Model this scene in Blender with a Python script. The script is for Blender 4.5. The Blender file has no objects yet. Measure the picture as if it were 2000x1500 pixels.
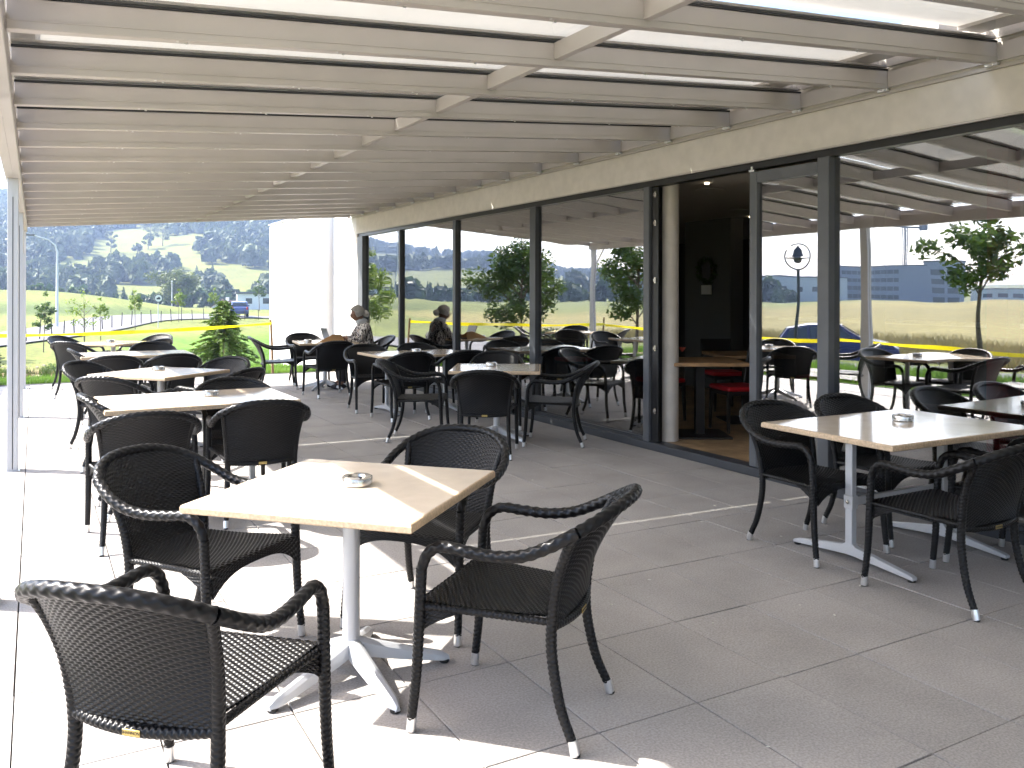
import bpy, bmesh, math, random
import numpy as np
from mathutils import Vector, Matrix, noise
rad = math.radians
random.seed(7); rng = np.random.default_rng(7)
S = bpy.context.scene
C = S.collection

# ------------------------------------------------------------------ camera, sky, sun, exposure
cam = bpy.data.cameras.new('camera'); cam_o = bpy.data.objects.new('camera', cam); C.objects.link(cam_o)
cam_o.location = (0, 0, 1.5)
cam_o.rotation_euler = (rad(90), rad(-0.115), -0.5118)
cam.sensor_width = 36; cam.lens = 1660.0/2000*36
cam.shift_y = -(750-573)/2000.0
cam.clip_start = .05; cam.clip_end = 9000
S.camera = cam_o

SUN_EL = 45.0
SUN_DIR = Vector((.8*math.cos(rad(SUN_EL)), -.6*math.cos(rad(SUN_EL)), -math.sin(rad(SUN_EL))))   # way the light travels
w = bpy.data.worlds.new('World'); S.world = w; w.use_nodes = True
nt = w.node_tree; nt.nodes.clear()
sky = nt.nodes.new('ShaderNodeTexSky'); sky.sky_type = 'NISHITA'; sky.sun_disc = False
sky.sun_elevation = rad(SUN_EL); sky.sun_rotation = math.atan2(-.8, .6)
sky.air_density = 1.0; sky.dust_density = 2.5; sky.ozone_density = .8
bg = nt.nodes.new('ShaderNodeBackground'); bg.inputs['Strength'].default_value = .15
wo = nt.nodes.new('ShaderNodeOutputWorld')
nt.links.new(sky.outputs[0], bg.inputs[0]); nt.links.new(bg.outputs[0], wo.inputs[0])
sl = bpy.data.lights.new('sun', 'SUN'); sl.energy = 4.0; sl.angle = rad(.5); sl.color = (1, .955, .89)
so = bpy.data.objects.new('sun', sl); C.objects.link(so); so.rotation_euler = SUN_DIR.to_track_quat('-Z', 'Y').to_euler()
so.location = (-40, 30, 50)
vs = S.view_settings; vs.view_transform = 'Standard'; vs.look = 'None'; vs.exposure = 2.4; vs.gamma = 1; vs.use_curve_mapping = False
cy = S.cycles
cy.max_bounces = 8; cy.diffuse_bounces = 4; cy.glossy_bounces = 4; cy.transmission_bounces = 6; cy.transparent_max_bounces = 16
cy.volume_bounces = 0; cy.caustics_reflective = False; cy.caustics_refractive = False
cy.use_denoising = True; cy.sample_clamp_indirect = 6

# ------------------------------------------------------------------ helpers
def mat(name, col, rough=.6, metal=0, spec=.5, noise_amt=0, noise_scale=20, bump=0, bump_scale=200, coords='world', col2=None, transl=0, detail=4, coat=0):
    m = bpy.data.materials.new(name); m.use_nodes = True
    n = m.node_tree; b = n.nodes['Principled BSDF']
    b.inputs['Base Color'].default_value = (*col, 1); b.inputs['Roughness'].default_value = rough
    b.inputs['Metallic'].default_value = metal; b.inputs['Specular IOR Level'].default_value = spec
    if coat: b.inputs['Coat Weight'].default_value = coat; b.inputs['Coat Roughness'].default_value = .05
    if noise_amt or bump or col2:
        if coords == 'world':
            g = n.nodes.new('ShaderNodeNewGeometry').outputs['Position']
        else:
            g = n.nodes.new('ShaderNodeTexCoord').outputs['Object']
        if noise_amt or col2:
            t = n.nodes.new('ShaderNodeTexNoise'); t.inputs['Scale'].default_value = noise_scale; t.inputs['Detail'].default_value = detail
            n.links.new(g, t.inputs['Vector'])
            r = n.nodes.new('ShaderNodeValToRGB')
            c1 = [max(0, c*(1-noise_amt)) for c in col]; c2 = col2 or [min(1, c*(1+noise_amt)) for c in col]
            r.color_ramp.elements[0].position = .35; r.color_ramp.elements[1].position = .65
            r.color_ramp.elements[0].color = (*c1, 1); r.color_ramp.elements[1].color = (*c2, 1)
            n.links.new(t.outputs[0], r.inputs[0]); n.links.new(r.outputs[0], b.inputs['Base Color'])
        if bump:
            t2 = n.nodes.new('ShaderNodeTexNoise'); t2.inputs['Scale'].default_value = bump_scale; t2.inputs['Detail'].default_value = 3
            n.links.new(g, t2.inputs['Vector'])
            bp = n.nodes.new('ShaderNodeBump'); bp.inputs['Strength'].default_value = bump; bp.inputs['Distance'].default_value = .002
            n.links.new(t2.outputs[0], bp.inputs['Height']); n.links.new(bp.outputs[0], b.inputs['Normal'])
    if transl:
        tr = n.nodes.new('ShaderNodeBsdfTranslucent'); mx = n.nodes.new('ShaderNodeMixShader'); mx.inputs[0].default_value = transl
        src = b.inputs['Base Color'].links[0].from_socket if b.inputs['Base Color'].links else None
        if src: n.links.new(src, tr.inputs[0])
        else: tr.inputs[0].default_value = (*col, 1)
        o = n.nodes['Material Output']
        n.links.new(b.outputs[0], mx.inputs[1]); n.links.new(tr.outputs[0], mx.inputs[2]); n.links.new(mx.outputs[0], o.inputs[0])
    return m

def pydata(name, v, f, m, smooth=False):
    me = bpy.data.meshes.new(name)
    v = np.asarray(v, dtype=np.float32); f = np.asarray(f, dtype=np.int32)
    k = f.shape[1]
    me.vertices.add(len(v)); me.vertices.foreach_set('co', v.ravel())
    me.loops.add(f.size); me.loops.foreach_set('vertex_index', f.ravel())
    me.polygons.add(len(f)); me.polygons.foreach_set('loop_start', np.arange(len(f), dtype=np.int32)*k)
    me.polygons.foreach_set('loop_total', np.full(len(f), k, dtype=np.int32))
    if smooth: me.polygons.foreach_set('use_smooth', np.ones(len(f), dtype=bool))
    me.update(calc_edges=True); me.materials.append(m)
    return me

def link(name, me, parent=None, loc=None, rotz=None):
    o = bpy.data.objects.new(name, me); C.objects.link(o)
    if parent: o.parent = parent
    if loc is not None: o.location = loc
    if rotz is not None: o.rotation_euler = (0, 0, rotz)
    return o

class MB:
    """collects simple solids into one mesh"""
    def __init__(s): s.bm = bmesh.new()
    def box(s, a, b, bevel=0, mt=None):
        a = Vector(a); b = Vector(b); c = (a+b)/2; d = (b-a)
        M = Matrix.Translation(c) @ Matrix.Diagonal((abs(d.x), abs(d.y), abs(d.z), 1))
        if mt is not None: M = mt @ M
        r = bmesh.ops.create_cube(s.bm, size=1, matrix=M)
        if bevel:
            es = list({e for v in r['verts'] for e in v.link_edges})
            bmesh.ops.bevel(s.bm, geom=es, offset=bevel, segments=1, affect='EDGES')
        return s
    def prism(s, pts, h, M=Matrix()):
        """polygon pts in local xy extruded by h along local z"""
        vb = [s.bm.verts.new(M @ Vector((p[0], p[1], 0))) for p in pts]
        vt = [s.bm.verts.new(M @ Vector((p[0], p[1], h))) for p in pts]
        n = len(pts)
        s.bm.faces.new(vb[::-1]); s.bm.faces.new(vt)
        for i in range(n): s.bm.faces.new((vb[i], vb[(i+1) % n], vt[(i+1) % n], vt[i]))
        return s
    def lathe(s, prof, seg=24, M=Matrix(), cap=True):
        rings = []
        for r, z in prof:
            rings.append([s.bm.verts.new(M @ Vector((r*math.cos(2*math.pi*k/seg), r*math.sin(2*math.pi*k/seg), z))) for k in range(seg)])
        for a, b in zip(rings, rings[1:]):
            for k in range(seg): s.bm.faces.new((a[k], a[(k+1) % seg], b[(k+1) % seg], b[k]))
        if cap: s.bm.faces.new(rings[0][::-1]); s.bm.faces.new(rings[-1])
        return s
    def tube(s, pts, rads, seg=8):
        pts = [Vector(p) for p in pts]; n = len(pts)
        if not hasattr(rads, '__len__'): rads = [rads]*n
        rings = []; ref = None
        for i in range(n):
            t = (pts[min(i+1, n-1)]-pts[max(i-1, 0)]).normalized()
            if ref is None: ref = t.orthogonal().normalized()
            a = (ref - t*ref.dot(t)).normalized(); b = t.cross(a); ref = a
            rings.append([s.bm.verts.new(pts[i]+(a*math.cos(2*math.pi*k/seg)+b*math.sin(2*math.pi*k/seg))*rads[i]) for k in range(seg)])
        for p, q in zip(rings, rings[1:]):
            for k in range(seg): s.bm.faces.new((p[k], p[(k+1) % seg], q[(k+1) % seg], q[k]))
        s.bm.faces.new(rings[0][::-1]); s.bm.faces.new(rings[-1])
        return s
    def mesh(s, name, m, smooth=False):
        bmesh.ops.recalc_face_normals(s.bm, faces=s.bm.faces)
        me = bpy.data.meshes.new(name); s.bm.to_mesh(me); s.bm.free()
        if smooth:
            me.polygons.foreach_set('use_smooth', [True]*len(me.polygons))
            me.set_sharp_from_angle(angle=rad(38))
        for q in (m if isinstance(m, (list, tuple)) else [m]): me.materials.append(q)
        return me
    def build(s, name, m, parent=None, smooth=False, loc=None, rotz=None):
        return link(name, s.mesh(name, m, smooth), parent, loc, rotz)

def tag(o, label=None, cat=None, group=None, kind=None):
    if label: o['label'] = label
    if cat: o['category'] = cat
    if group: o['group'] = group
    if kind: o['kind'] = kind
    return o
def empty(name, loc=(0, 0, 0), rotz=0, label=None, cat=None, group=None):
    o = bpy.data.objects.new(name, None); C.objects.link(o); o.location = loc; o.rotation_euler = (0, 0, rotz)
    o.empty_display_size = .1
    return tag(o, label, cat, group)
def copy_tree(o, parent=None):
    c = o.copy(); C.objects.link(c); c.parent = parent
    for ch in list(o.children): copy_tree(ch, c)
    return c

def catmull(P, n):
    P = np.array(P, float); P = np.vstack([2*P[0]-P[1], P, 2*P[-1]-P[-2]])
    out = []
    for i in range(1, len(P)-2):
        t = np.linspace(0, 1, 24, endpoint=False)[:, None]
        p0, p1, p2, p3 = P[i-1], P[i], P[i+1], P[i+2]
        out.append(.5*((2*p1)+(-p0+p2)*t+(2*p0-5*p1+4*p2-p3)*t*t+(-p0+3*p1-3*p2+p3)*t**3))
    out.append(P[-2][None]); Q = np.vstack(out)
    s = np.r_[0, np.cumsum(np.linalg.norm(np.diff(Q, axis=0), axis=1))]
    L = s[-1]; u = np.linspace(0, L, n)
    return np.stack([np.interp(u, s, Q[:, k]) for k in range(3)], 1), L

# ------------------------------------------------------------------ materials
M_slab = mat('paving_concrete', (.34, .315, .295), .78, noise_amt=.09, noise_scale=2.2, bump=.5, bump_scale=260, detail=10)
def slab_detail(m):
    n = m.node_tree; b = n.nodes['Principled BSDF']; src = b.inputs['Base Color'].links[0].from_socket
    g = n.nodes.new('ShaderNodeNewGeometry')
    t = n.nodes.new('ShaderNodeTexNoise'); t.inputs['Scale'].default_value = 115; t.inputs['Detail'].default_value = 3
    n.links.new(g.outputs['Position'], t.inputs['Vector'])
    r = n.nodes.new('ShaderNodeMapRange'); r.inputs[1].default_value = .3; r.inputs[2].default_value = .7; r.inputs[3].default_value = .78; r.inputs[4].default_value = 1.20
    n.links.new(t.outputs[0], r.inputs[0])
    oi = n.nodes.new('ShaderNodeObjectInfo')
    r2 = n.nodes.new('ShaderNodeMapRange'); r2.inputs[3].default_value = .955; r2.inputs[4].default_value = 1.045
    n.links.new(oi.outputs['Random'], r2.inputs[0])
    mu = n.nodes.new('ShaderNodeMath'); mu.operation = 'MULTIPLY'; n.links.new(r.outputs[0], mu.inputs[0]); n.links.new(r2.outputs[0], mu.inputs[1])
    v = n.nodes.new('ShaderNodeVectorMath'); v.operation = 'SCALE'; n.links.new(src, v.inputs[0]); n.links.new(mu.outputs[0], v.inputs['Scale'])
    n.links.new(v.outputs[0], b.inputs['Base Color'])
    t3 = n.nodes.new('ShaderNodeTexNoise'); t3.inputs['Scale'].default_value = 5.5; t3.inputs['Detail'].default_value = 8; t3.inputs['Roughness'].default_value = .75
    n.links.new(g.outputs['Position'], t3.inputs['Vector'])
    r3 = n.nodes.new('ShaderNodeMapRange'); r3.inputs[1].default_value = .60; r3.inputs[2].default_value = .72; r3.inputs[3].default_value = 1; r3.inputs[4].default_value = .80; n.links.new(t3.outputs[0], r3.inputs[0])
    v3 = n.nodes.new('ShaderNodeVectorMath'); v3.operation = 'SCALE'; n.links.new(v.outputs[0], v3.inputs[0]); n.links.new(r3.outputs[0], v3.inputs['Scale']); n.links.new(v3.outputs[0], b.inputs['Base Color'])
slab_detail(M_slab)
M_joint = mat('joint_dirt', (.018, .017, .015), .95)
M_alu = mat('powder_coated_beige', (.43, .395, .37), .42, spec=.5, noise_amt=.04, noise_scale=3)
M_post = mat('powder_coated_grey', (.52, .52, .53), .4)
M_gasket = mat('black_rubber', (.006, .006, .006), .5)
M_plaster = mat('plaster_cream', (.57, .53, .48), .88, noise_amt=.05, noise_scale=9, bump=.5, bump_scale=240)
M_white = mat('plaster_white', (.68, .665, .65), .9, bump=.3, bump_scale=200)
M_frame = mat('anthracite_frame', (.042, .045, .052), .42, noise_amt=.1, noise_scale=5)
M_frame_l = mat('anthracite_frame_lighter', (.085, .09, .10), .38, noise_amt=.1, noise_scale=5)
M_black = mat('black_profile', (.008, .008, .009), .35)
M_steel = mat('brushed_steel', (.50, .47, .43), .22, metal=1)
M_silver = mat('silver_cap', (.72, .72, .72), .32, metal=.9)
M_table_leg = mat('table_silver_coat', (.52, .53, .55), .38, metal=.35)
M_wicker = mat('black_wicker', (.0045, .0042, .0046), .33, spec=.24)
M_brass = mat('brass_plate', (.55, .42, .16), .35, metal=1)
M_top = mat('cream_laminate', (.80, .67, .52), .13, spec=.5, noise_amt=.05, noise_scale=9, detail=8, coat=.45)
M_edge = mat('sandy_table_edge', (.52, .385, .25), .6, noise_amt=.16, noise_scale=90)
M_awn = mat('awning_fabric', (.78, .735, .68), .9, transl=.17, noise_amt=.03, noise_scale=4)
M_wood_f = mat('oak_floor', (.33, .22, .12), .45, noise_amt=.25, noise_scale=6)
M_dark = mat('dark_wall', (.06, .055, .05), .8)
M_ceil = mat('cafe_ceiling', (.42, .39, .34), .85)
M_red = mat('red_seat', (.55, .012, .02), .5)
M_darkwood = mat('dark_wood', (.018, .014, .012), .45)
M_woodtop = mat('oak_table_top', (.36, .21, .10), .35, noise_amt=.2, noise_scale=9)
M_tape = mat('yellow_tape', (.85, .72, .01), .45, transl=.35)
M_stake = mat('wooden_stake', (.22, .14, .075), .85, noise_amt=.2, noise_scale=14)
M_asph = mat('asphalt', (.12, .115, .115), .9, noise_amt=.12, noise_scale=1.5)
M_leaf = mat('leaf_green', (.055, .10, .018), .5, col2=(.10, .16, .03), noise_amt=.3, noise_scale=1.6, transl=.38)
M_leaf_y = mat('leaf_light_green', (.12, .19, .02), .5, col2=(.20, .27, .035), noise_amt=.2, noise_scale=3, transl=.45)
M_leaf_d = mat('leaf_dark_green', (.035, .07, .018), .5, col2=(.075, .12, .03), noise_amt=.3, noise_scale=.12, transl=.25)
M_needle = mat('needle_green', (.05, .11, .015), .55, col2=(.14, .22, .03), noise_amt=.3, noise_scale=6, transl=.3)
M_forest = mat('forest_leaf', (.055, .082, .032), .7, col2=(.09, .115, .04), noise_amt=.35, noise_scale=.03, transl=.2)
M_bark = mat('bark', (.12, .09, .065), .9, noise_amt=.3, noise_scale=30)
M_grass = mat('grass_blade', (.09, .19, .02), .5, col2=(.16, .27, .04), noise_amt=.2, noise_scale=2, transl=.4)

def glass_mat(name, fac, tint, wob=0):
    m = bpy.data.materials.new(name); m.use_nodes = True; n = m.node_tree; n.nodes.clear()
    o = n.nodes.new('ShaderNodeOutputMaterial'); tr = n.nodes.new('ShaderNodeBsdfTransparent'); tr.inputs[0].default_value = (*tint, 1)
    gl = n.nodes.new('ShaderNodeBsdfGlossy'); gl.inputs['Roughness'].default_value = 0; gl.inputs[0].default_value = (.98, .98, 1, 1)
    lw = n.nodes.new('ShaderNodeLayerWeight'); lw.inputs[0].default_value = .5
    pw = n.nodes.new('ShaderNodeMath'); pw.operation = 'POWER'; pw.inputs[1].default_value = 5; n.links.new(lw.outputs['Facing'], pw.inputs[0])
    fr = n.nodes.new('ShaderNodeMath'); fr.operation = 'MULTIPLY_ADD'; fr.inputs[1].default_value = .55; fr.inputs[2].default_value = .03; n.links.new(pw.outputs[0], fr.inputs[0])
    ad = n.nodes.new('ShaderNodeMath'); ad.operation = 'ADD'; ad.use_clamp = True; ad.inputs[1].default_value = fac
    n.links.new(fr.outputs[0], ad.inputs[0])
    if wob:
        g = n.nodes.new('ShaderNodeNewGeometry'); t = n.nodes.new('ShaderNodeTexNoise'); t.inputs['Scale'].default_value = 1.3; t.inputs['Detail'].default_value = 1
        n.links.new(g.outputs['Position'], t.inputs['Vector'])
        bp = n.nodes.new('ShaderNodeBump'); bp.inputs['Strength'].default_value = 1; bp.inputs['Distance'].default_value = wob
        n.links.new(t.outputs[0], bp.inputs['Height']); n.links.new(bp.outputs[0], gl.inputs['Normal'])
    mx = n.nodes.new('ShaderNodeMixShader')
    n.links.new(ad.outputs[0], mx.inputs[0]); n.links.new(tr.outputs[0], mx.inputs[1]); n.links.new(gl.outputs[0], mx.inputs[2]); n.links.new(mx.outputs[0], o.inputs[0])
    return m
M_glass = glass_mat('coated_window_glass', .33, (.55, .57, .55), .0022)
M_roofglass = glass_mat('roof_glass', .0, (.95, .96, .945))
M_clear = glass_mat('clear_glass', .02, (.95, .95, .95))

# ------------------------------------------------------------------ terrain
def sst(a, b, x):
    t = np.clip((x-a)/(b-a), 0, 1); return t*t*(3-2*t)
AZ = np.array([-180, -120, -90, -60, -45, -35.5, -31, -24.5, -19.4, -10, -3, 3, 10, 20, 35, 60, 120, 180.])
PF = np.array([.03, .02, .015, .013, .013, .019, .028, .047, .054, .08, .104, .125, .135, .13, .11, .06, .03, .03])
def terr(x, y):
    x = np.asarray(x, float); y = np.asarray(y, float)
    r = np.hypot(x, y); az = np.degrees(np.arctan2(x, y))
    d = np.maximum(np.maximum(-1.75-x, y-16.35), 0)
    z = -.05-1.15*sst(.5, 14, d)
    z = z+3.0*np.exp(-((y-118)/34)**2)*(1-sst(-2, 26, x))*sst(-60, -20, x)
    z = z+2.2*sst(24, 125, -x)*(1-sst(60, 150, y))*(1-.5*sst(130, 220, -x))
    z = z-1.2*sst(130, 260, r)*sst(-10, 30, x)
    prof = np.interp(az, AZ, PF)
    t = np.clip((r-300)/(1300-300), 0, 1)
    Sx = .42*t+.58*t*t*(3-2*t)
    hill = prof*1300*Sx*(1-.25*sst(1300, 1900, r))
    return z+hill*(1+.06*np.sin(az*.55+r*.004)*sst(300, 500, r))
def tz(x, y): return float(terr(x, y))

ROAD = [(-14.5, -60), (-14.5, 0), (-13.6, 22), (-8, 40), (1.2, 60.5), (6.7, 75.5), (13.7, 82.9), (18.5, 87.5), (40, 96), (90, 104)]
RP, RL = catmull([(a, b, 0) for a, b in ROAD], 160)

def grid_axis():
    a = [0]; s = .6
    while a[-1] < 4200:
        a.append(a[-1]+s)
        if a[-1] > 26: s = min(s*1.085, 130)
    return np.array(a)
ga = grid_axis(); gx = np.r_[-ga[::-1][:-1], ga]
GX, GY = np.meshgrid(gx, gx+10.0)
GZ = terr(GX, GY)
under = (GX > -1.6) & (GX < 40) & (GY < 16.2) & (GY > -14); GZ = np.where(under, -.35, GZ)
nv = len(gx); V = np.stack([GX, GY, GZ], -1).reshape(-1, 3)
ii, jj = np.meshgrid(np.arange(nv-1), np.arange(nv-1), indexing='ij'); q = (ii*nv+jj).ravel()
F = np.stack([q, q+1, q+nv+1, q+nv], 1)
M_ground = bpy.data.materials.new('ground_vegetation'); M_ground.use_nodes = True
me = pydata('ground', V, F, M_ground, True)
# zones of what grows there
x, y = V[:, 0], V[:, 1]; r = np.hypot(x, y)
d = np.maximum(np.maximum(-1.75-x, y-16.35), 0)
col = np.tile(np.array([.125, .14, .036]), (len(V), 1))        # meadow
def put(mask, c):
    m = np.clip(mask, 0, 1)[:, None]; col[:] = col*(1-m)+np.array(c)*m
put(sst(300, 360, r), (.12, .125, .026))
put(sst(19.5, 21.5, -x)*(1-sst(70, 90, y))*(1-sst(150, 190, -x)), (.195, .165, .058))   # ripe field
put(sst(78, 82, y)*(1-sst(90, 96, y))*(1-sst(8, 22, x))*sst(-40, -20, x), (.07, .095, .026))
put((d > 1.0)*(1-sst(15, 19, d))*(x > -9)*(y > 14)*(1-sst(2.2, 4.2, x-(y-17)*.02)), (.19, .125, .075))     # mulched bank
put(sst(2.2, 4.0, x-(y-17)*.02)*(1-sst(52, 60, y))*(y > 15), (.082, .15, .017))      # lawn
put((1-sst(.9, 1.3, d)), (.10, .19, .025))
put((x < -4)*(x > -9.5)*(y < 26)*1.0, (.11, .17, .03))
ca = me.color_attributes.new('Col', 'FLOAT_COLOR', 'POINT'); ca.data.foreach_set('color', np.c_[col, np.ones(len(V))].astype(np.float32).ravel())
n = M_ground.node_tree; b = n.nodes['Principled BSDF']; b.inputs['Roughness'].default_value = .9; b.inputs['Specular IOR Level'].default_value = .15
at = n.nodes.new('ShaderNodeAttribute'); at.attribute_name = 'Col'
g = n.nodes.new('ShaderNodeNewGeometry')
def nz(scale, lo, hi, stretch=None, det=5):
    t = n.nodes.new('ShaderNodeTexNoise'); t.inputs['Scale'].default_value = scale; t.inputs['Detail'].default_value = det
    if stretch:
        mp = n.nodes.new('ShaderNodeMapping'); mp.inputs['Scale'].default_value = stretch; n.links.new(g.outputs['Position'], mp.inputs[0]); n.links.new(mp.outputs[0], t.inputs['Vector'])
    else: n.links.new(g.outputs['Position'], t.inputs['Vector'])
    m_ = n.nodes.new('ShaderNodeMapRange'); m_.inputs[1].default_value = .3; m_.inputs[2].default_value = .7; m_.inputs[3].default_value = lo; m_.inputs[4].default_value = hi
    n.links.new(t.outputs[0], m_.inputs[0]); return m_.outputs[0]
a1 = nz(3.5, .62, 1.38); a2 = nz(.05, .78, 1.22); a3 = nz(.35, .85, 1.15, (4, .35, 1))
mu = n.nodes.new('ShaderNodeMath'); mu.operation = 'MULTIPLY'; n.links.new(a1, mu.inputs[0]); n.links.new(a2, mu.inputs[1])
mu2 = n.nodes.new('ShaderNodeMath'); mu2.operation = 'MULTIPLY'; n.links.new(mu.outputs[0], mu2.inputs[0]); n.links.new(a3, mu2.inputs[1])
vv = n.nodes.new('ShaderNodeVectorMath'); vv.operation = 'SCALE'; n.links.new(at.outputs['Color'], vv.inputs[0]); n.links.new(mu2.outputs[0], vv.inputs['Scale'])
n.links.new(vv.outputs[0], b.inputs['Base Color'])
bp = n.nodes.new('ShaderNodeBump'); bp.inputs['Strength'].default_value = .6; bp.inputs['Distance'].default_value = .06
tn = n.nodes.new('ShaderNodeTexNoise'); tn.inputs['Scale'].default_value = 9; n.links.new(g.outputs['Position'], tn.inputs['Vector']); n.links.new(tn.outputs[0], bp.inputs['Height']); n.links.new(bp.outputs[0], b.inputs['Normal'])
tag(link('ground', me), kind='structure')

# road and a car park strip beside it
def ribbon(P, w0, w1, dz, name, m, lab=None):
    T = np.gradient(P, axis=0); T /= np.linalg.norm(T, axis=1)[:, None]; N = np.stack([-T[:, 1], T[:, 0]], 1)
    rows = []
    for s in np.linspace(w0, w1, 7):
        X = P[:, 0]+N[:, 0]*s; Y = P[:, 1]+N[:, 1]*s; rows.append(np.stack([X, Y, terr(X, Y)+dz], 1))
    R = np.stack(rows, 0); k, l = R.shape[:2]
    i, j = np.meshgrid(np.arange(k-1), np.arange(l-1), indexing='ij'); q = (i*l+j).ravel()
    o = link(name, pydata(name, R.reshape(-1, 3), np.stack([q, q+1, q+l+1, q+l], 1), m, True)); return tag(o, kind='structure')
ribbon(RP, -2.9, 2.9, .09, 'road', M_asph)
PP, _ = catmull([(-2.9, -14, 0), (-2.9, 2, 0), (-2.9, 14, 0)], 60)
ribbon(PP, -.85, .85, .05, 'footpath', mat('path_paving', (.34, .31, .29), .9, noise_amt=.1, noise_scale=2))

# ------------------------------------------------------------------ terrace paving
TX0, TY0, TW, TL = 1.684, 3.659, .4370, .6377
m = MB(); m.box((-1.75, -12, -.34), (5.3, 16.36, -.034)); base = m.build('terrace', M_joint); tag(base, kind='structure')
def slab_mesh(wd, ln):
    g = .0030; mb = MB(); mb.box((g, g, -.03), (wd-g, ln-g, 0), .0015); return mb.mesh('paving_slab', M_slab)
sm = slab_mesh(TW, TL)
cand = []
for i in range(-8, 8):
    for j in range(-25, 20):
        x0 = TX0+i*TW; y0 = TY0+j*TL
        if x0 < -1.76 or y0 < -12 or y0+TL > 16.4: continue
        wd = min(TW, 5.20-x0)
        if wd < .03: continue
        cx, cy_ = x0+TW/2, y0+TL/2
        dep = cx*.4897+cy_*.8719; lat = cx*.8719-cy_*.4897
        inview = dep > .8 and abs(lat/dep) < .66 and cy_ > 1.2
        cand.append((0 if inview else 1, dep, x0, y0, wd))
cand.sort(); rest = MB()
for k, (vis, dep, x0, y0, wd) in enumerate(cand):
    dz = random.uniform(-.0012, .0012)
    if k < 296 and vis == 0 and abs(wd-TW) < 1e-6:
        o = link('paving_slab', sm, base, (x0, y0, dz)); o.rotation_euler = (random.uniform(-.0012, .0012), random.uniform(-.0012, .0012), 0)
    else: rest.box((x0+.0022, y0+.0022, -.03), (x0+wd-.0022, y0+TL-.0022, dz))
tag(rest.build('paving_field', M_slab, base), kind='stuff')

mb = MB()
for k in range(46):
    X = random.uniform(.2, 5.0); Y = random.uniform(1.9, 12); a = random.uniform(.0025, .008)
    M = Matrix.Translation((X, Y, a*.35+.001)) @ Matrix.Rotation(random.random()*6, 4, 'Z') @ Matrix.Diagonal((1.6, .8, .5, 1))
    bmesh.ops.create_icosphere(mb.bm, subdivisions=1, radius=a, matrix=M)
tag(mb.build('crumbs', mat('crumb', (.6, .57, .5), .9)), 'pale crumbs and bits of litter scattered on the paving', 'litter', None, 'stuff')

# ------------------------------------------------------------------ cafe building
FX = 5.154
bld = empty('cafe_building', (FX, 4, 0), 0, 'long single-storey cafe with cream band over a dark-framed glass front', 'building')
def bpart(mb, name, m, parent=bld, smooth=False):
    o = mb.build(name, m, parent, smooth)
    if parent is bld: o.location = (-FX, -4, 0)
    return o
FEND = 14.99
# cream band
bpart(MB().box((FX, -8, 2.595), (FX+.34, FEND+.04, 2.885), .006), 'fascia', M_plaster)
bpart(MB().box((FX+.012, -8, 2.885), (FX+.34, FEND+.04, 3.35)), 'parapet', M_plaster)
bpart(MB().box((FX-.006, -8, 2.585), (FX+.05, FEND+.03, 2.597)), 'drip_edge', M_alu)
# plinth
bpart(MB().box((FX-.012, -8, 0.002), (FX+.14, FEND, .074), .004), 'plinth', M_frame)
# head track
bpart(MB().box((FX+.02, -8, 2.53), (FX+.12, FEND, 2.585)), 'head_track', M_black)
# mullions (y0, y1, material)
for y0, y1, mm, xx in ((14.70, 14.97, M_frame_l, 0), (12.93, 13.00, M_frame, .02), (10.845, 10.935, M_frame, .02), (8.65, 8.785, M_frame, .02), (6.49, 6.575, M_frame_l, .0), (4.365, 4.47, M_frame_l, .0), (1.05, 1.16, M_frame, .0), (-2.2, -2.1, M_frame, 0), (-5.4, -5.3, M_frame, 0)):
    bpart(MB().box((FX+xx, y0, .074), (FX+.12, y1, 2.53), .004), 'mullion', mm)
for y0, y1 in ((13.00, 14.70), (10.935, 12.93), (8.785, 10.845), (6.575, 8.65), (1.16, 4.365), (-2.1, 1.05), (-5.3, -2.2)):
    bpart(MB().box((FX+.065, y0, .105), (FX+.073, y1, 2.53)), 'window_pane', M_glass)
    bpart(MB().box((FX+.03, y0, .075), (FX+.11, y1, .105)), 'bottom_rail', M_frame)
# folded leaf at the left of the opening, with hinges
lf = bpart(MB().box((FX+.03, 6.385, .08), (FX+.085, 6.487, 2.52), .004), 'folded_leaf', M_black)
for z in (.35, .95, 1.6, 2.15, 2.42):
    o = MB().tube([(FX+.024, 6.42, z), (FX+.024, 6.42, z+.055)], .011, 8).box((FX+.012, 6.40, z+.01), (FX+.03, 6.44, z+.045), .003).build('hinge', M_steel, lf, True)
# sliding leaf
leaf = bpart(MB().box((FX-.004, 5.085, .08), (FX+.07, 5.165, 2.50), .004).box((FX-.002, 4.47, 2.41), (FX+.068, 5.085, 2.50), .003).box((FX-.002, 4.47, .08), (FX+.068, 5.085, .17), .003), 'sliding_door', M_frame_l)
MB().box((FX+.03, 4.47, .17), (FX+.038, 5.085, 2.41)).build('door_pane', M_glass, leaf)
MB().tube([(FX-.012, 5.13, 2.515), (FX-.012, 5.13, 2.545)], .009, 8).box((FX-.02, 5.10, 2.50), (FX+.01, 5.16, 2.518), .002).build('door_guide', M_silver, leaf)
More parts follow.
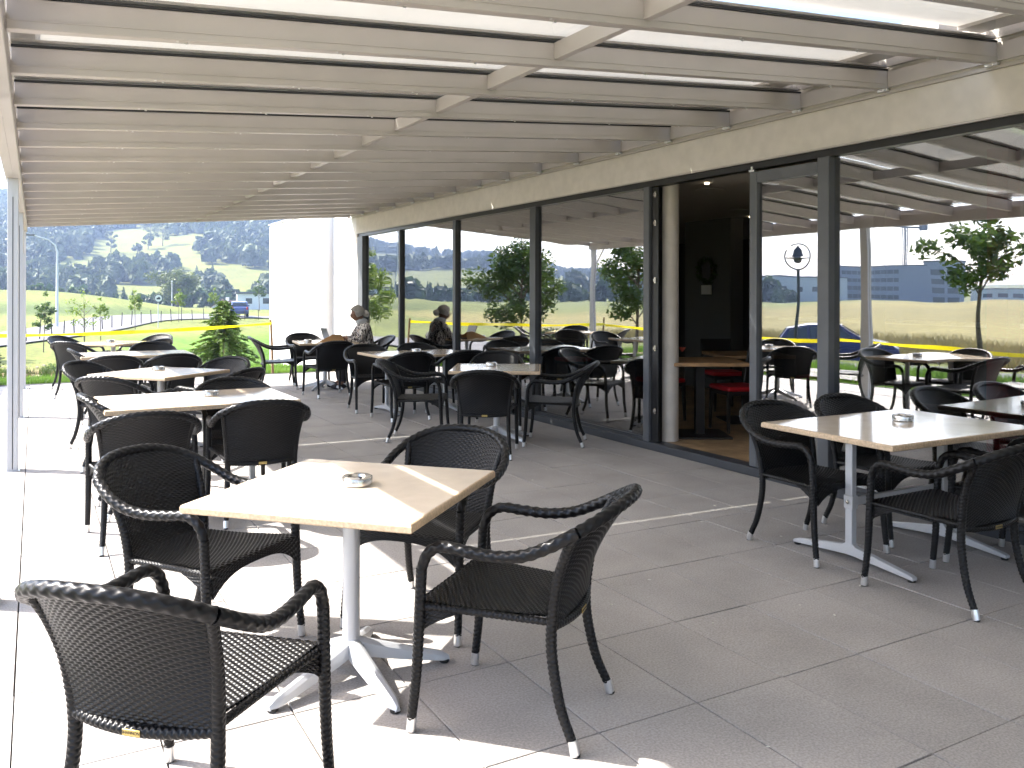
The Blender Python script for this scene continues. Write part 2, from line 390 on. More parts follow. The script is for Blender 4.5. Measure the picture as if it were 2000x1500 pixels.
# end wall of the glass front, north wing
bpart(MB().box((FX+.0, FEND-.02, 0), (FX+.34, FEND+.04, 2.59)), 'corner_jamb', M_plaster)
bpart(MB().box((FX+.02, FEND+.04, -.3), (FX+.36, 16.5, 3.14)), 'north_wall', M_white)
wing = bpart(MB().box((4.947, 16.5, -1.0), (12, 20.75, 3.12)), 'wing_wall', M_white)
bpart(MB().box((4.92, 16.48, 3.12), (12.03, 20.78, 3.15)), 'coping', M_post)
bpart(MB().box((FX+.34, -8.0, 2.66), (13, 16.5, 2.95)), 'roof_slab', M_plaster)
bpart(MB().box((13, -8.2, -.3), (13.3, 16.5, 3.3)).box((FX+.0, -8.3, -.3), (13, -8, 3.3)), 'outer_wall', M_white)
# interior surfaces
fl_ = tag(MB().box((FX+.14, -8, -.1), (13, 16.5, .072)).build('floor', M_wood_f), kind='structure')
tag(MB().box((FX+.35, -8, 2.62), (13, 16.49, 2.655)).build('ceiling', M_ceil), kind='structure')
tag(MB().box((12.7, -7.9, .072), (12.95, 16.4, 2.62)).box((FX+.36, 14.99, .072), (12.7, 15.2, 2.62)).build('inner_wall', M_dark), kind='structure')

# ------------------------------------------------------------------ glazed canopy
cano = empty('glass_canopy', (0, 8, 0), 0, 'beige aluminium lean-to canopy with glass roof over the terrace', 'canopy')
def cpart(mb, name, m, parent=cano, smooth=False):
    o = mb.build(name, m, parent, smooth)
    if parent is cano: o.location = (0, -8, 0)
    return o
SL = .0747
def ztop(X): return 2.655+SL*(X+.12)
RY = [3.115+.7665*k for k in range(-14, 17)]
ang = math.atan(SL)
# one rafter mesh shared
x0, x1 = -.10, FX-.012
def sl_pt(X, dz): return (X, ztop(X)+dz)
def sloped(mb, X0, X1, y0, y1, d0, d1):
    M = Matrix(((1, 0, 0, 0), (0, 0, 1, y0), (0, 1, 0, 0), (0, 0, 0, 1)))
    mb.prism([(X0, ztop(X0)+d0), (X1, ztop(X1)+d0), (X1, ztop(X1)+d1), (X0, ztop(X0)+d1)], y1-y0, M); return mb
mb = MB(); sloped(mb, x0, x1, -.028, .028, -.128, -.004)
bmesh.ops.recalc_face_normals(mb.bm, faces=mb.bm.faces); bmesh.ops.bevel(mb.bm, geom=list(mb.bm.edges), offset=.003, segments=1, affect='EDGES')
sloped(mb, x0, x1, -.0315, .0315, -.094, -.088)
raf = mb.mesh('rafter', M_alu)
mb = MB()
for X_ in (.55, 1.25, 1.95, 3.05, 3.9, 4.6):
    for q_ in (-.013, .013): mb.lathe([(.0065, -.004), (.0065, .002)], 8, Matrix.Translation((X_+q_*1.5, q_, ztop(X_)-.129)))
screw_m = mb.mesh('screws', M_silver)
mb = MB(); sloped(mb, x0, x1, -.032, .032, -.004, .008); gask = mb.mesh('gasket', M_gasket)
mb = MB(); sloped(mb, x0, x1, -.028, .028, .021, .034); capm = mb.mesh('cap_strip', M_alu)
mb = MB(); sloped(mb, x0-.03, x1, .0325, .7665-.0325, .011, .020); pane = mb.mesh('roof_pane', M_roofglass)
mb = MB()
mb.box((2.418, .029, ztop(2.44)-.096), (2.462, .7665-.029, ztop(2.44)-.006), .002)
purl = mb.mesh('purlin', M_alu)
mb = MB(); mb.box((2.375, .0285, ztop(2.44)-.062), (2.417, .0335, ztop(2.44)-.022), .002).box((2.39, .033, ztop(2.44)-.048), (2.402, .040, ztop(2.44)-.036), .002); brk = mb.mesh('bracket', M_alu)
mb = MB(); mb.box((x1-.004, .029, ztop(x1)-.118), (x1+.012, .7665-.029, ztop(x1)-.006)).box((x1-.02, .029, ztop(x1)+.02), (x1+.012, .7665-.029, ztop(x1)+.10)); wpl = mb.mesh('wall_plate', M_alu)
mb = MB(); mb.box((FX-.035, -.04, ztop(x1)-.146), (FX-.005, .04, ztop(x1)-.129), .002).box((FX-.05, -.02, ztop(x1)-.15), (FX-.035, .02, ztop(x1)-.13), .002); clip = mb.mesh('wall_clip', M_silver)
for k, Y in enumerate(RY):
    r_ = link('rafter', raf, cano, (0, Y-8, 0)); link('gasket', gask, r_); link('screws', screw_m, r_); link('cap_strip', capm, r_); link('wall_clip', clip, r_)
    if k < len(RY)-1:
        link('roof_pane', pane, cano, (0, Y-8, 0)); p_ = link('purlin', purl, cano, (0, Y-8, 0)); link('bracket', brk, p_)
        link('wall_plate', wpl, cano, (0, Y-8, 0))
YA, YB = RY[0]-.03, RY[-1]+.03
cpart(MB().box((FX-.006, YA, 2.886), (FX+.011, YB-.2, 2.912), .002), 'wall_rail', M_alu)
cpart(MB().box((-.215, YA, 2.455), (-.102, YB, 2.60), .004).box((-.16, YA, 2.452), (-.155, YB, 2.4555)), 'eaves_beam', M_alu)
cpart(MB().box((-.225, YA, 2.601), (-.215, YB, 2.665)).box((-.214, YA, 2.601), (-.15, YB, 2.608)), 'gutter', M_alu)
for Y in (-5.7, -2.2, 1.3, 4.8, 8.30, 11.80, 15.30):
    q_ = -.04 if Y < 5 else 0
    po = cpart(MB().box((-.20+q_, Y-.06, 0), (-.118+q_, Y+.06, 2.455), .003), 'post', M_post)
    MB().box((-.162+q_, Y-.0622, .02), (-.156+q_, Y-.0605, 2.30)).build('groove', M_gasket, po)
    MB().box((-.215+q_, Y-.075, 0), (-.103+q_, Y+.075, .006), .002).build('foot_plate', M_silver, po)
cpart(MB().tube([(-.159, 15.22, 2.12), (-.159, 14.85, 2.455)], .018, 8), 'brace', M_post)
# awning modules above the glass
edges = [RY[0]-.1, -1.35, 2.55, 3.165, 6.163, 9.975, YB]
edges = [(RY[0]-.1, -1.37), (-1.345, 2.425), (2.45, 3.125), (3.245, 6.168), (6.192, 9.972), (9.996, YB)]
for a, c in edges:
    mb = MB(); ss = [mb.bm.verts.new((X_, Y_, ztop(X_)+.076)) for X_, Y_ in ((0, a), (4.8, a), (4.8, c), (0, c))]; mb.bm.faces.new(ss)
    aw = cpart(mb, 'awning', M_awn)
    mb = MB(); sloped(mb, -.165, .0, a, c, .055, .105); mb.build('front_bar', M_alu, aw)
    mb = MB(); sloped(mb, 4.80, 5.04, a, c, .055, .19); mb.build('cassette', M_alu, aw)

# ------------------------------------------------------------------ wicker chair
def grid_mesh(name, P, m, closed_u=False):
    k, l = P.shape[:2]
    i, j = np.meshgrid(np.arange(k-1), np.arange(l if closed_u else l-1), indexing='ij'); i = i.ravel(); j = j.ravel(); j2 = (j+1) % l
    F = np.stack([i*l+j, i*l+j2, (i+1)*l+j2, (i+1)*l+j], 1)
    return P.reshape(-1, 3), F
def normals(P):
    du = np.gradient(P, axis=1); dv = np.gradient(P, axis=0); N = np.cross(du, dv); N /= (np.linalg.norm(N, axis=2)[..., None]+1e-9); return N
def weave_h(s, u, p, q, A, B):
    """s: length across the strands, u: length along them (m)"""
    return A*np.cos(np.pi*s/p)*np.cos(np.pi*u/q) - B*np.cos(2*np.pi*s/p)
def join(parts):
    V = []; F = []; o = 0
    for v, f in parts: V.append(v); F.append(f+o); o += len(v)
    return np.vstack(V), np.vstack(F)
def woven_sheet(fn, nu, nv_, wu, wv, p=.0092, q=.0150, A=.0021, B=.0009, th=.0038):
    u = np.linspace(-1, 1, nu); v = np.linspace(0, 1, nv_); U, Vv = np.meshgrid(u, v)
    P = fn(U, Vv); N = normals(P)
    h = weave_h(Vv*wv, U*wu/2, p, q, A, B)[..., None]
    a = grid_mesh('', P+N*(th+h), None); b_ = grid_mesh('', P+N*(-th+h), None)
    return join([a, (b_[0], b_[1][:, ::-1])])
def woven_tube(P, L, rr, seg=32, p=.0088, A=.0017, gv=.25, tw=6):
    n_ = len(P); T = np.gradient(P, axis=0); T /= np.linalg.norm(T, axis=1)[:, None]
    ref = np.array([0, 0, 1.]) if abs(T[0][2]) < .8 else np.array([0, 1., 0]); Ns = []
    a = ref
    for t in T: a = a-t*a.dot(t); a /= np.linalg.norm(a); Ns.append(a)
    Ns = np.array(Ns); Bs = np.cross(T, Ns)
    th = np.linspace(0, 2*np.pi, seg, endpoint=False); s = np.linspace(0, L, n_)
    TH, SS = np.meshgrid(th, s)
    rr = np.interp(s, np.linspace(0, L, len(rr)), rr) if hasattr(rr, '__len__') else np.full(n_, rr)
    R = rr[:, None]-.0008+A*np.cos(np.pi*SS/p)*np.cos(4*TH+SS*tw) - A*gv*np.cos(2*np.pi*SS/p)
    Q = P[:, None, :]+R[..., None]*(np.cos(TH)[..., None]*Ns[:, None, :]+np.sin(TH)[..., None]*Bs[:, None, :])
    return grid_mesh('', Q, None, True)
def tube_part(name, pts, rr, step=.0026, **k):
    P, L = catmull(pts, 8); nn = max(8, int(L/step)); P, L = catmull(pts, nn)
    v, f = woven_tube(P, L, rr, **k); return pydata(name, v, f, M_wicker, True)

def zr(u): return .805-.072*np.abs(u)**2.2
def yr(u): return -.42+.135*np.abs(u)**2.2
def panel(U, Vv):
    wv = .212+(.252-.212)*Vv
    X = U*wv; zb = .40; yb = -.205-.018*(1-U**2)
    return np.stack([X, yb+(yr(U)-yb)*Vv**1.7, zb+(zr(U)-zb)*Vv], -1)
def seatf(U, Vv):
    wv = .262+(.205-.262)*Vv
    X = U*wv; Y = .272+(-.205-.272)*Vv
    Z = .446-.016*np.sin(np.pi*Vv)*(1-.5*U**2)-.012*np.clip(1-Vv*14, 0, 1)**2-.012*Vv
    return np.stack([X, Y, Z], -1)
def apron(U, Vv):
    zb = .412-.085*np.abs(U)**3
    return np.stack([U*.262, .274+0*U, .441+(zb-.441)*Vv], -1)
def side_apron(sg):
    def f(U, Vv):
        t = (U+1)/2; Y = .262-t*.17; X = sg*(.268-t*.018); zb = .325+.10*t**.6
        return np.stack([X, Y, .436+(zb-.436)*Vv], -1)
    return f
def sheet_mesh(name, *a, **k): v, f = woven_sheet(*a, **k); return pydata(name, v, f, M_wicker, True)

me_back = sheet_mesh('backrest', panel, 150, 220, .47, .415)
me_seat = sheet_mesh('seat', seatf, 170, 270, .47, .48)
me_apron = sheet_mesh('seat_apron', apron, 170, 40, .52, .07)
me_side = [sheet_mesh('side_apron', side_apron(s_), 60, 46, .17, .08) for s_ in (-1, 1)]
rim_r = [(.276, .25, .56), (.278, .225, .615), (.282, .172, .645), (.288, .08, .640), (.295, -.02, .636), (.302, -.12, .650), (.299, -.21, .687), (.272, -.30, .735), (.205, -.367, .775), (.11, -.408, .80), (0, -.42, .806)]
me_rim = tube_part('top_rail', [(x_, y_, z_) for x_, y_, z_ in rim_r[7:]]+[(-x_, y_, z_) for x_, y_, z_ in rim_r[7:-1][::-1]], .0212, p=.019, A=.0018, gv=.04, tw=3)
me_arm = [tube_part('arm', [(s_*x_, y_, z_) for x_, y_, z_ in rim_r[:8]], [.019, .020, .0212, .0212, .0212, .0212], p=.019, A=.0017, gv=.04, tw=3) for s_ in (-1, 1)]
me_fleg = [tube_part('leg', [(s_*.28, .285, .045), (s_*.277, .268, .2), (s_*.275, .257, .42), (s_*.276, .25, .56)], [.0165, .018, .0195, .0195]) for s_ in (-1, 1)]
me_rleg = [tube_part('leg', [(s_*.232, -.272, .044), (s_*.222, -.228, .15), (s_*.214, -.198, .30), (s_*.2145, -.197, .42), (s_*.226, -.217, .55), (s_*.242, -.255, .66), (s_*.257, -.293, .733)], [.0165, .018, .019, .019, .017, .016]) for s_ in (-1, 1)]
me_rear = tube_part('rear_rail', [(-.214, -.197, .40), (-.1, -.222, .394), (0, -.23, .392), (.1, -.222, .394), (.214, -.197, .40)], .0165)
me_srail = [tube_part('seat_rail', [(s_*.268, .25, .43), (s_*.243, .08, .424), (s_*.214, -.19, .415)], .0125) for s_ in (-1, 1)]
capf = MB().lathe([(.0165, 0), (.0170, .012), (.0165, .048)], 20).mesh('foot_cap', M_silver, True)
glide = MB().lathe([(.013, 0), (.0155, .004), (.0155, .010)], 16).mesh('glide', M_gasket, True)
plate = MB().box((-.026, -.0015, -.0085), (.026, .0015, .0085), .001).mesh('maker_plate', M_brass)
def plate_text(parent):
    c_ = bpy.data.curves.new('plate_lettering', 'FONT'); c_.body = 'SHANNON'; c_.size = .0105; c_.align_x = 'CENTER'; c_.align_y = 'CENTER'; c_.extrude = .0004
    t = bpy.data.objects.new('lettering', c_); c_.materials.append(M_darkwood)
    C.objects.link(t); dg = bpy.context.evaluated_depsgraph_get(); mesh = bpy.data.meshes.new_from_object(t.evaluated_get(dg)); bpy.data.objects.remove(t)
    o = link('lettering', mesh, parent); o.location = (0, -.0018, 0); o.rotation_euler = (rad(90), 0, 0)
    return o

def make_chair():
    r_ = empty('wicker_chair')
    link('seat', me_seat, r_); link('backrest', me_back, r_); link('top_rail', me_rim, r_); link('seat_apron', me_apron, r_); link('rear_rail', me_rear, r_)
    for k in (0, 1):
        s_ = (-1, 1)[k]
        link('arm', me_arm[k], r_); link('side_apron', me_side[k], r_); link('seat_rail', me_srail[k], r_)
        for me_, fx, fy, tx, ty in ((me_fleg[k], s_*.280, .2875, 0, .08), (me_rleg[k], s_*.235, -.284, s_*.05, -.22)):
            l_ = link('leg', me_, r_)
            c_ = link('foot_cap', capf, l_, (fx, fy, .004)); c_.rotation_euler = (-ty*-1 if False else (.08 if me_ in me_fleg else -.24), (-.02 if me_ in me_fleg else -.05)*s_, 0)
            link('glide', glide, l_, (fx, fy+(0 if me_ in me_fleg else -.001), 0))
    p_ = link('maker_plate', plate, r_, (0, -.2475, .394))
    plate_text(p_)
    return r_
chair0 = make_chair()
CH = [  # x, y, facing angle, label, group
 (1.525, 2.666, 40.2, 'black wicker armchair on the right of the nearest square table, facing left', 'chairs round the nearest table'),
 (.384, 2.508, -43.7, 'nearest black wicker armchair, seen from behind in the bottom left corner', 'chairs round the nearest table'),
 (.625, 3.745, -142, 'black wicker armchair left of the nearest table, its sunlit seat half in shade', 'chairs round the nearest table'),
 (1.61, 3.66, 130, 'black wicker armchair behind the nearest table with bluish sheen on its backrest', 'chairs round the nearest table'),
 (.57, 5.64, 0, 'left of two black wicker armchairs backing onto the second left table', 'chairs round the second left table'),
 (1.31, 5.86, -3, 'black wicker armchair before the second left table with its full square back showing', 'chairs round the second left table'),
 (.685, 6.39, -86, 'black wicker armchair at the left end of the second left table, rim white with sun', 'chairs round the second left table'),
 (1.36, 6.66, 178, 'black wicker armchair on the far side of the second left table, only its top showing', 'chairs round the second left table'),
 (.71, 7.97, -40, 'black wicker armchair left of the third left table, its smooth grey back turned to us', 'chairs round the third left table'),
 (.664, 9.19, -130, 'black wicker armchair near the white posts, its sunlit rim curling round a dark inside', 'chairs round the third left table'),
 (1.46, 8.17, 40, 'black wicker armchair right of the third left table with a pointed back corner', 'chairs round the third left table'),
 (1.55, 9.12, 130, 'black wicker armchair behind the third left table, bluish back before the small conifer', 'chairs round the third left table'),
 (.75, 10.5, 0, 'left of two black wicker armchairs backing onto the fourth left table', 'chairs round the fourth left table'),
 (1.36, 10.5, 3, 'right of two black wicker armchairs backing onto the fourth left table', 'chairs round the fourth left table'),
 (.78, 11.6, -87, 'black wicker armchair with dotted sunlit rim at the left end of the fourth left table', 'chairs round the fourth left table'),
 (1.42, 12.35, 180, 'black wicker armchair on the far side of the fourth left table', 'chairs round the fourth left table'),
 (.61, 13.66, -40, 'leftmost black wicker armchair by the white posts, its plain back leaning left', 'chairs round the farthest left table'),
 (.60, 14.95, -130, 'black wicker armchair at the far left corner, behind the farthest left table', 'chairs round the farthest left table'),
 (1.40, 13.75, 40, 'black wicker armchair right of the farthest left table, dark arc above the fourth table', 'chairs round the farthest left table'),
 (1.55, 14.85, 130, 'black wicker armchair with silvery sunlit slatted back behind the farthest left table', 'chairs round the farthest left table'),
 (3.74, 12.14, 2, 'black wicker armchair with its back to us before the laptop table', "chairs round the woman's table"),
 (3.32, 13.45, -100, 'black wicker armchair seen side on left of the laptop table', "chairs round the woman's table"),
 (3.95, 13.95, 180, 'black wicker armchair directly behind the open laptop', "chairs round the woman's table"),
 (4.62, 12.92, 88, 'black wicker armchair the woman in the headscarf sits on', "chairs round the woman's table"),
 (3.79, 10.42, 176, 'black wicker armchair facing us at the left far side of the middle window table', 'chairs round the middle window table'),
 (4.55, 10.45, 180, 'black wicker armchair at the far side of the middle window table, by the glass', 'chairs round the middle window table'),
 (3.84, 9.52, 0, 'black wicker armchair backing onto us at the near left of the middle window table', 'chairs round the middle window table'),
 (4.55, 9.50, -2, 'black wicker armchair at the near right of the middle window table, mostly hidden', 'chairs round the middle window table'),
 (3.67, 7.02, -31, 'black wicker armchair with its back square to us before the turned window table', 'chairs round the turned window table'),
 (4.565, 7.227, 52.5, 'black wicker armchair in profile facing left, right of the turned table by the windows', 'chairs round the turned window table'),
 (3.45, 8.10, -121, 'black wicker armchair in profile facing right, left of the turned table by the windows', 'chairs round the turned window table'),
 (4.54, 8.45, 149, 'black wicker armchair with dotted rim behind the turned table by the windows', 'chairs round the turned window table'),
 (4.03, 3.52, 178, 'black wicker armchair at the left of the right-hand table beside the open door, facing us', 'chairs round the right-hand table'),
 (4.72, 3.55, 176, 'black wicker armchair behind the right-hand table, its top before the glass door', 'chairs round the right-hand table'),
 (4.005, 2.638, 0, 'black wicker armchair in front of the right-hand table, cut by the right edge', 'chairs round the right-hand table'),
 (4.74, 2.68, 2, 'black wicker armchair under the right end of the right-hand table, close to the glass', 'chairs round the right-hand table'),
]
for k, (X, Y, a, lab, gr) in enumerate(CH):
    c_ = chair0 if k == 0 else copy_tree(chair0)
    c_.location = (X, Y, 0); c_.rotation_euler = (0, 0, rad(a)); tag(c_, lab, 'chair', gr)

# ------------------------------------------------------------------ tables
def top_mesh(wx, wy):
    mb = MB(); t = .032
    prof = [(0, .710), (.006, .708)]
    n_ = 4
    def ring(ins, z): return [mb.bm.verts.new((sx*(wx/2-ins), sy*(wy/2-ins), z)) for sx, sy in ((-1, -1), (1, -1), (1, 1), (-1, 1))]
    rs = [ring(.004, .708), ring(0, .712), ring(0, .730), ring(.003, .737), ring(.009, .740)]
    for a, c in zip(rs, rs[1:]):
        for k in range(4): f = mb.bm.faces.new((a[k], a[(k+1) % 4], c[(k+1) % 4], c[k])); f.material_index = 1
    mb.bm.faces.new(rs[0][::-1]).material_index = 1; mb.bm.faces.new(rs[-1]).material_index = 0
    return mb.mesh('table_top', [M_top, M_edge])
me_sq = top_mesh(.90, .90); me_rc = top_mesh(1.27, .90)
col_m = MB().lathe([(.034, .10), (.033, .40), (.033, .700)], 24).box((-.20, -.20, .695), (.20, .20, .7075), .002).mesh('column', M_table_leg, True)
def star_foot():
    mb = MB(); secs = []
    for t in np.linspace(0, 1, 12):
        x_ = .02+.375*t; w_ = .030-.008*t if t < .9 else .030-.008*t-.012*((t-.9)/.1)**2; zt = .150-.112*t**.9; zb = .085-.075*t**.8
        if t > .93: zt -= .012*(t-.93)/.07
        secs.append([mb.bm.verts.new(p) for p in ((x_, -w_, zb), (x_, -w_*.9, zt-.012), (x_, -w_*.35, zt), (x_, w_*.35, zt), (x_, w_*.9, zt-.012), (x_, w_, zb))])
    for a, c in zip(secs, secs[1:]):
        for k in range(6): mb.bm.faces.new((a[k], a[(k+1) % 6], c[(k+1) % 6], c[k]))
    mb.bm.faces.new(secs[0]); mb.bm.faces.new(secs[-1][::-1])
    return mb.mesh('foot', M_table_leg, True)
foot_m = star_foot()
pad_m = MB().lathe([(.017, 0), (.02, .003), (.02, .014)], 16).mesh('pad', M_gasket, True)
def table_star():
    t = empty('square_table'); link('table_top', me_sq, t); link('column', col_m, t)
    for k in range(5):
        f = link('foot', foot_m, t, rotz=None); f.rotation_euler = (0, 0, 2*math.pi*k/5); link('pad', pad_m, f, (.375, 0, 0))
    return t
def t_frame():
    mb = MB(); L = .405
    pts = [(-L, .012), (-L, .028), (-L+.02, .036), (-.045, .092), (-.024, .105), (-.024, .700), (.024, .700), (.024, .105), (.045, .092), (L-.02, .036), (L, .028), (L, .012), (.03, .040), (-.03, .040)]
    M = Matrix(((0, 0, 1, -.019), (1, 0, 0, 0), (0, 1, 0, 0), (0, 0, 0, 1)))
    mb.prism(pts, .038, M)
    bmesh.ops.recalc_face_normals(mb.bm, faces=mb.bm.faces); bmesh.ops.bevel(mb.bm, geom=list(mb.bm.edges), offset=.003, segments=1, affect='EDGES')
    return mb.mesh('leg_frame', M_table_leg)
tf_m = t_frame()
sleeve_m = MB().box((-.024, -.030, .30), (.024, .030, .375), .003).mesh('sleeve', M_table_leg)
bolt_m = MB().lathe([(.011, 0), (.011, .006), (.006, .008)], 12, Matrix.Translation((-.024, 0, .3375)) @ Matrix.Rotation(rad(-90), 4, 'Y')).mesh('bolt', M_steel, True)
bar_m = MB().box((-.385, -.012, .315), (.385, .012, .36), .002).mesh('stretcher', M_table_leg)
lever_m = MB().tube([(-.30, .10, .70), (-.30, .115, .66), (-.345, .10, .60)], [.008, .008, .009], 8).mesh('tilt_lever', M_silver, True)
def table_rect():
    t = empty('rectangular_table'); link('table_top', me_rc, t)
    for s_ in (-1, 1):
        f = link('leg_frame', tf_m, t, (s_*.40, 0, 0))
        link('sleeve', sleeve_m, f); b_ = link('bolt', bolt_m, f)
        for q_ in (-1, 1): link('pad', pad_m, f, (0, q_*.385, 0))
    link('stretcher', bar_m, t); link('tilt_lever', lever_m, t)
    return t
star0 = table_star(); rect0 = table_rect()
used = set()
TB = [
 (star0, 1.09, 3.228, 44, 'nearest square cream table on a silver star foot, half in sun', 'square cream tables on star feet'),
 (rect0, 1.02, 6.48, 1, 'rectangular cream table second from the front on the left, brightly sunlit', 'rectangular cream tables'),
 (star0, 1.06, 8.78, 41, 'square cream table standing cornerwise third on the left', 'square cream tables on star feet'),
 (rect0, 1.11, 11.6, 0, 'rectangular cream table fourth from the front on the left', 'rectangular cream tables'),
 (star0, 1.05, 14.3, 43, 'farthest square cream table on the left near the grass', 'square cream tables on star feet'),
 (star0, 3.98, 13.08, -8, 'square cream table with the laptop, where the woman sits', 'square cream tables on star feet'),
 (rect0, 4.27, 10.1, 0, 'rectangular cream table by the windows in front of the woman', 'rectangular cream tables'),
 (star0, 4.14, 7.69, 58.5, 'square cream table turned cornerwise by the windows, left of the door', 'square cream tables on star feet'),
 (rect0, 4.39, 3.215, -1, 'rectangular cream table at the right beside the open glass door', 'rectangular cream tables'),
]
star_rot = {0: 44, 2: 30, 4: 20, 5: 10, 7: 40}
for k, (src, X, Y, a, lab, gr) in enumerate(TB):
    t = src if src not in used else copy_tree(src); used.add(src)
    t.location = (X, Y, 0); t.rotation_euler = (0, 0, rad(a)); tag(t, lab, 'table', gr)
    if k == 0:
        for f in t.children:
            if f.name.startswith('foot'): f.rotation_euler[2] += rad(16)

# ashtrays: fluted steel drum with a notched turned-in lid
def ashtray():
    t = empty('ashtray')
    mb = MB(); mb.lathe([(.046, 0), (.050, .004), (.0505, .026), (.049, .030), (.045, .0305), (.043, .028), (.043, .010), (.0, .010)], 40, cap=False)
    mb.bm.faces.new([v for v in mb.bm.verts[:40]][::-1])
    link('bowl', mb.mesh('bowl', M_steel, True), t)
    mb = MB(); seg = 40; lay = []
    for r0_, z_ in ((.0505, .0302), (.046, .034), (.030, .033), (.026, .024)):
        ring = []
        for k in range(seg):
            a = 2*math.pi*k/seg; notch = .006 if (k % 10) in (0, 1) else 0
            ring.append(mb.bm.verts.new((r0_*math.cos(a), r0_*math.sin(a), z_-notch*(r0_ > .029)*(r0_ < .05))))
        lay.append(ring)
    for a, c in zip(lay, lay[1:]):
        for k in range(seg): mb.bm.faces.new((a[k], a[(k+1) % seg], c[(k+1) % seg], c[k]))
    link('lid', mb.mesh('lid', M_steel, True), t)
    return t
ash0 = ashtray()
AS = [(1.115, 3.235, 'steel ashtray on the nearest table, on the edge of the sunlight'),
 (1.13, 6.55, 'steel ashtray on the second left rectangular table'),
 (1.06, 8.95, 'steel ashtray on the cornerwise table third on the left'),
 (1.02, 14.4, 'steel ashtray on the farthest left table'),
 (3.70, 13.05, 'small ashtray left of the tan folder on the woman\'s table'),
 (4.33, 10.25, 'steel ashtray on the rectangular window table before the woman'),
 (4.17, 7.86, 'steel ashtray on the turned table by the windows'),
 (4.55, 3.30, 'steel ashtray mirrored in the glossy right-hand table')]
for k, (X, Y, lab) in enumerate(AS):
    a_ = ash0 if k == 0 else copy_tree(ash0); a_.location = (X, Y, .7402); a_.scale = (1.2, 1.2, 1.1); a_.rotation_euler = (0, 0, k*.7); tag(a_, lab, 'ashtray', 'steel ashtrays on the tables')

# ------------------------------------------------------------------ vegetation
def leaf_cloud(centers, n, size, rr, mname, m, flat=.35, hang=0):
    """n leaf quads scattered round clump centres (x, y, z, radius)"""
    cs = np.array(centers); wgt = cs[:, 3]**2; idx = rng.choice(len(cs), n, p=wgt/wgt.sum())
    v = rng.normal(size=(n, 3)); v /= np.linalg.norm(v, axis=1)[:, None]
    rad_ = cs[idx, 3]*(rng.random(n)**.45)
    P = cs[idx, :3]+v*rad_[:, None]*np.array([1, 1, .82])
    s = size*(.6+.8*rng.random(n))
    a = rng.normal(size=(n, 3)); a[:, 2] = a[:, 2]*.6-hang; a /= np.linalg.norm(a, axis=1)[:, None]
    b_ = np.cross(a, v+.3*rng.normal(size=(n, 3))); b_ /= (np.linalg.norm(b_, axis=1)[:, None]+1e-6)
    w_ = s*rr
    q0 = P-a*s[:, None]*.5; q1 = P+b_*w_[:, None]*.5; q2 = P+a*s[:, None]*.5; q3 = P-b_*w_[:, None]*.5
    V = np.stack([q0, q1, q2, q3], 1).reshape(-1, 3); F = np.arange(4*n).reshape(-1, 4)
    return pydata(mname, V, F, m)
def tree(name, X, Y, h, crown, trunk_h, nleaf, lsize, m, label, group=None, seed=1, spread=.5, ntr=9, shape='round', trunk_r=.02, cat='tree', bare=False):
    rs = np.random.default_rng(seed); z0 = tz(X, Y)
    root = empty(name, (X, Y, z0), 0, label, cat, group)
    mb = MB(); top = Vector((rs.normal()*.05*h*.3, rs.normal()*.05*h*.3, h*.86))
    tp = [(0, 0, -.1), (top.x*.1, top.y*.2, trunk_h*.5), (top.x*.4, top.y*.3, trunk_h), (top.x*.7, top.y*.8, (trunk_h+h*.86)/2), tuple(top)]
    mb.tube(tp, [trunk_r*1.25, trunk_r, trunk_r*.8, trunk_r*.5, trunk_r*.15], 8)
    cl = []
    for k in range(ntr):
        t = (k+.5)/ntr; zb = trunk_h*.9+(h*.8-trunk_h*.9)*t*.8; a = k*2.4+rs.random(); 
        if shape == 'round': rr_ = crown*.5*math.sin(math.pi*(.18+.72*t))
        elif shape == 'oval': rr_ = crown*.5*math.sin(math.pi*(.25+.65*t))
        else: rr_ = crown*.5*(1-t*.8)
        rr_ *= .6+.5*rs.random()
        end = (math.cos(a)*rr_, math.sin(a)*rr_, zb+rr_*.55+.04*h)
        base_ = (top.x*zb/h, top.y*zb/h, zb)
        mid = tuple((base_[i]+end[i])/2+(0 if i < 2 else .03*h) for i in range(3))
        mb.tube([base_, mid, end], [trunk_r*.42, trunk_r*.28, trunk_r*.08], 5)
        cl.append((*end, crown*(.13+.1*rs.random()))); cl.append((*[(base_[i]*.35+end[i]*.65) for i in range(3)], crown*(.1+.09*rs.random())))
    cl.append((top.x, top.y, h*.9, crown*.15))
    mb.build('trunk', M_bark, root, True)
    link('crown', leaf_cloud(cl if not bare else cl[::3], nleaf, lsize, .45, 'crown', m), root)
    return root

# young street trees along the road
tree('street_tree', .35, 43.4, 2.9, 1.0, .9, 900, .13, M_leaf, 'slim young tree with dense dark leaves just beside the white posts', 'young trees along the road', 3, shape='oval')
tree('street_tree', 1.95, 42.5, 3.0, 1.7, 1.0, 240, .13, M_leaf_y, 'sparse half-bare young tree left of the black stake fence sign', 'young trees along the road', 4, bare=True, trunk_r=.03)
tree('street_tree', 2.85, 46.5, 2.6, .75, 1.3, 420, .12, M_leaf_y, 'small bright young tree right behind the half-bare one', 'young trees along the road', 41, shape='oval')
tree('street_tree', 6.0, 63.3, 2.9, 1.15, 1.25, 700, .15, M_leaf_y, 'bright green round-headed young tree left of the round road sign', 'young trees along the road', 5, shape='oval')
tree('street_tree', 10.2, 73.4, 2.9, 1.15, 1.25, 700, .15, M_leaf_y, 'bright green young tree before the big old oak', 'young trees along the road', 6, shape='oval')
tree('street_tree', 14.0, 79.0, 3.0, 1.1, 1.3, 700, .15, M_leaf_y, 'bright young tree rising above the tip of the small conifer', 'young trees along the road', 7, shape='oval')
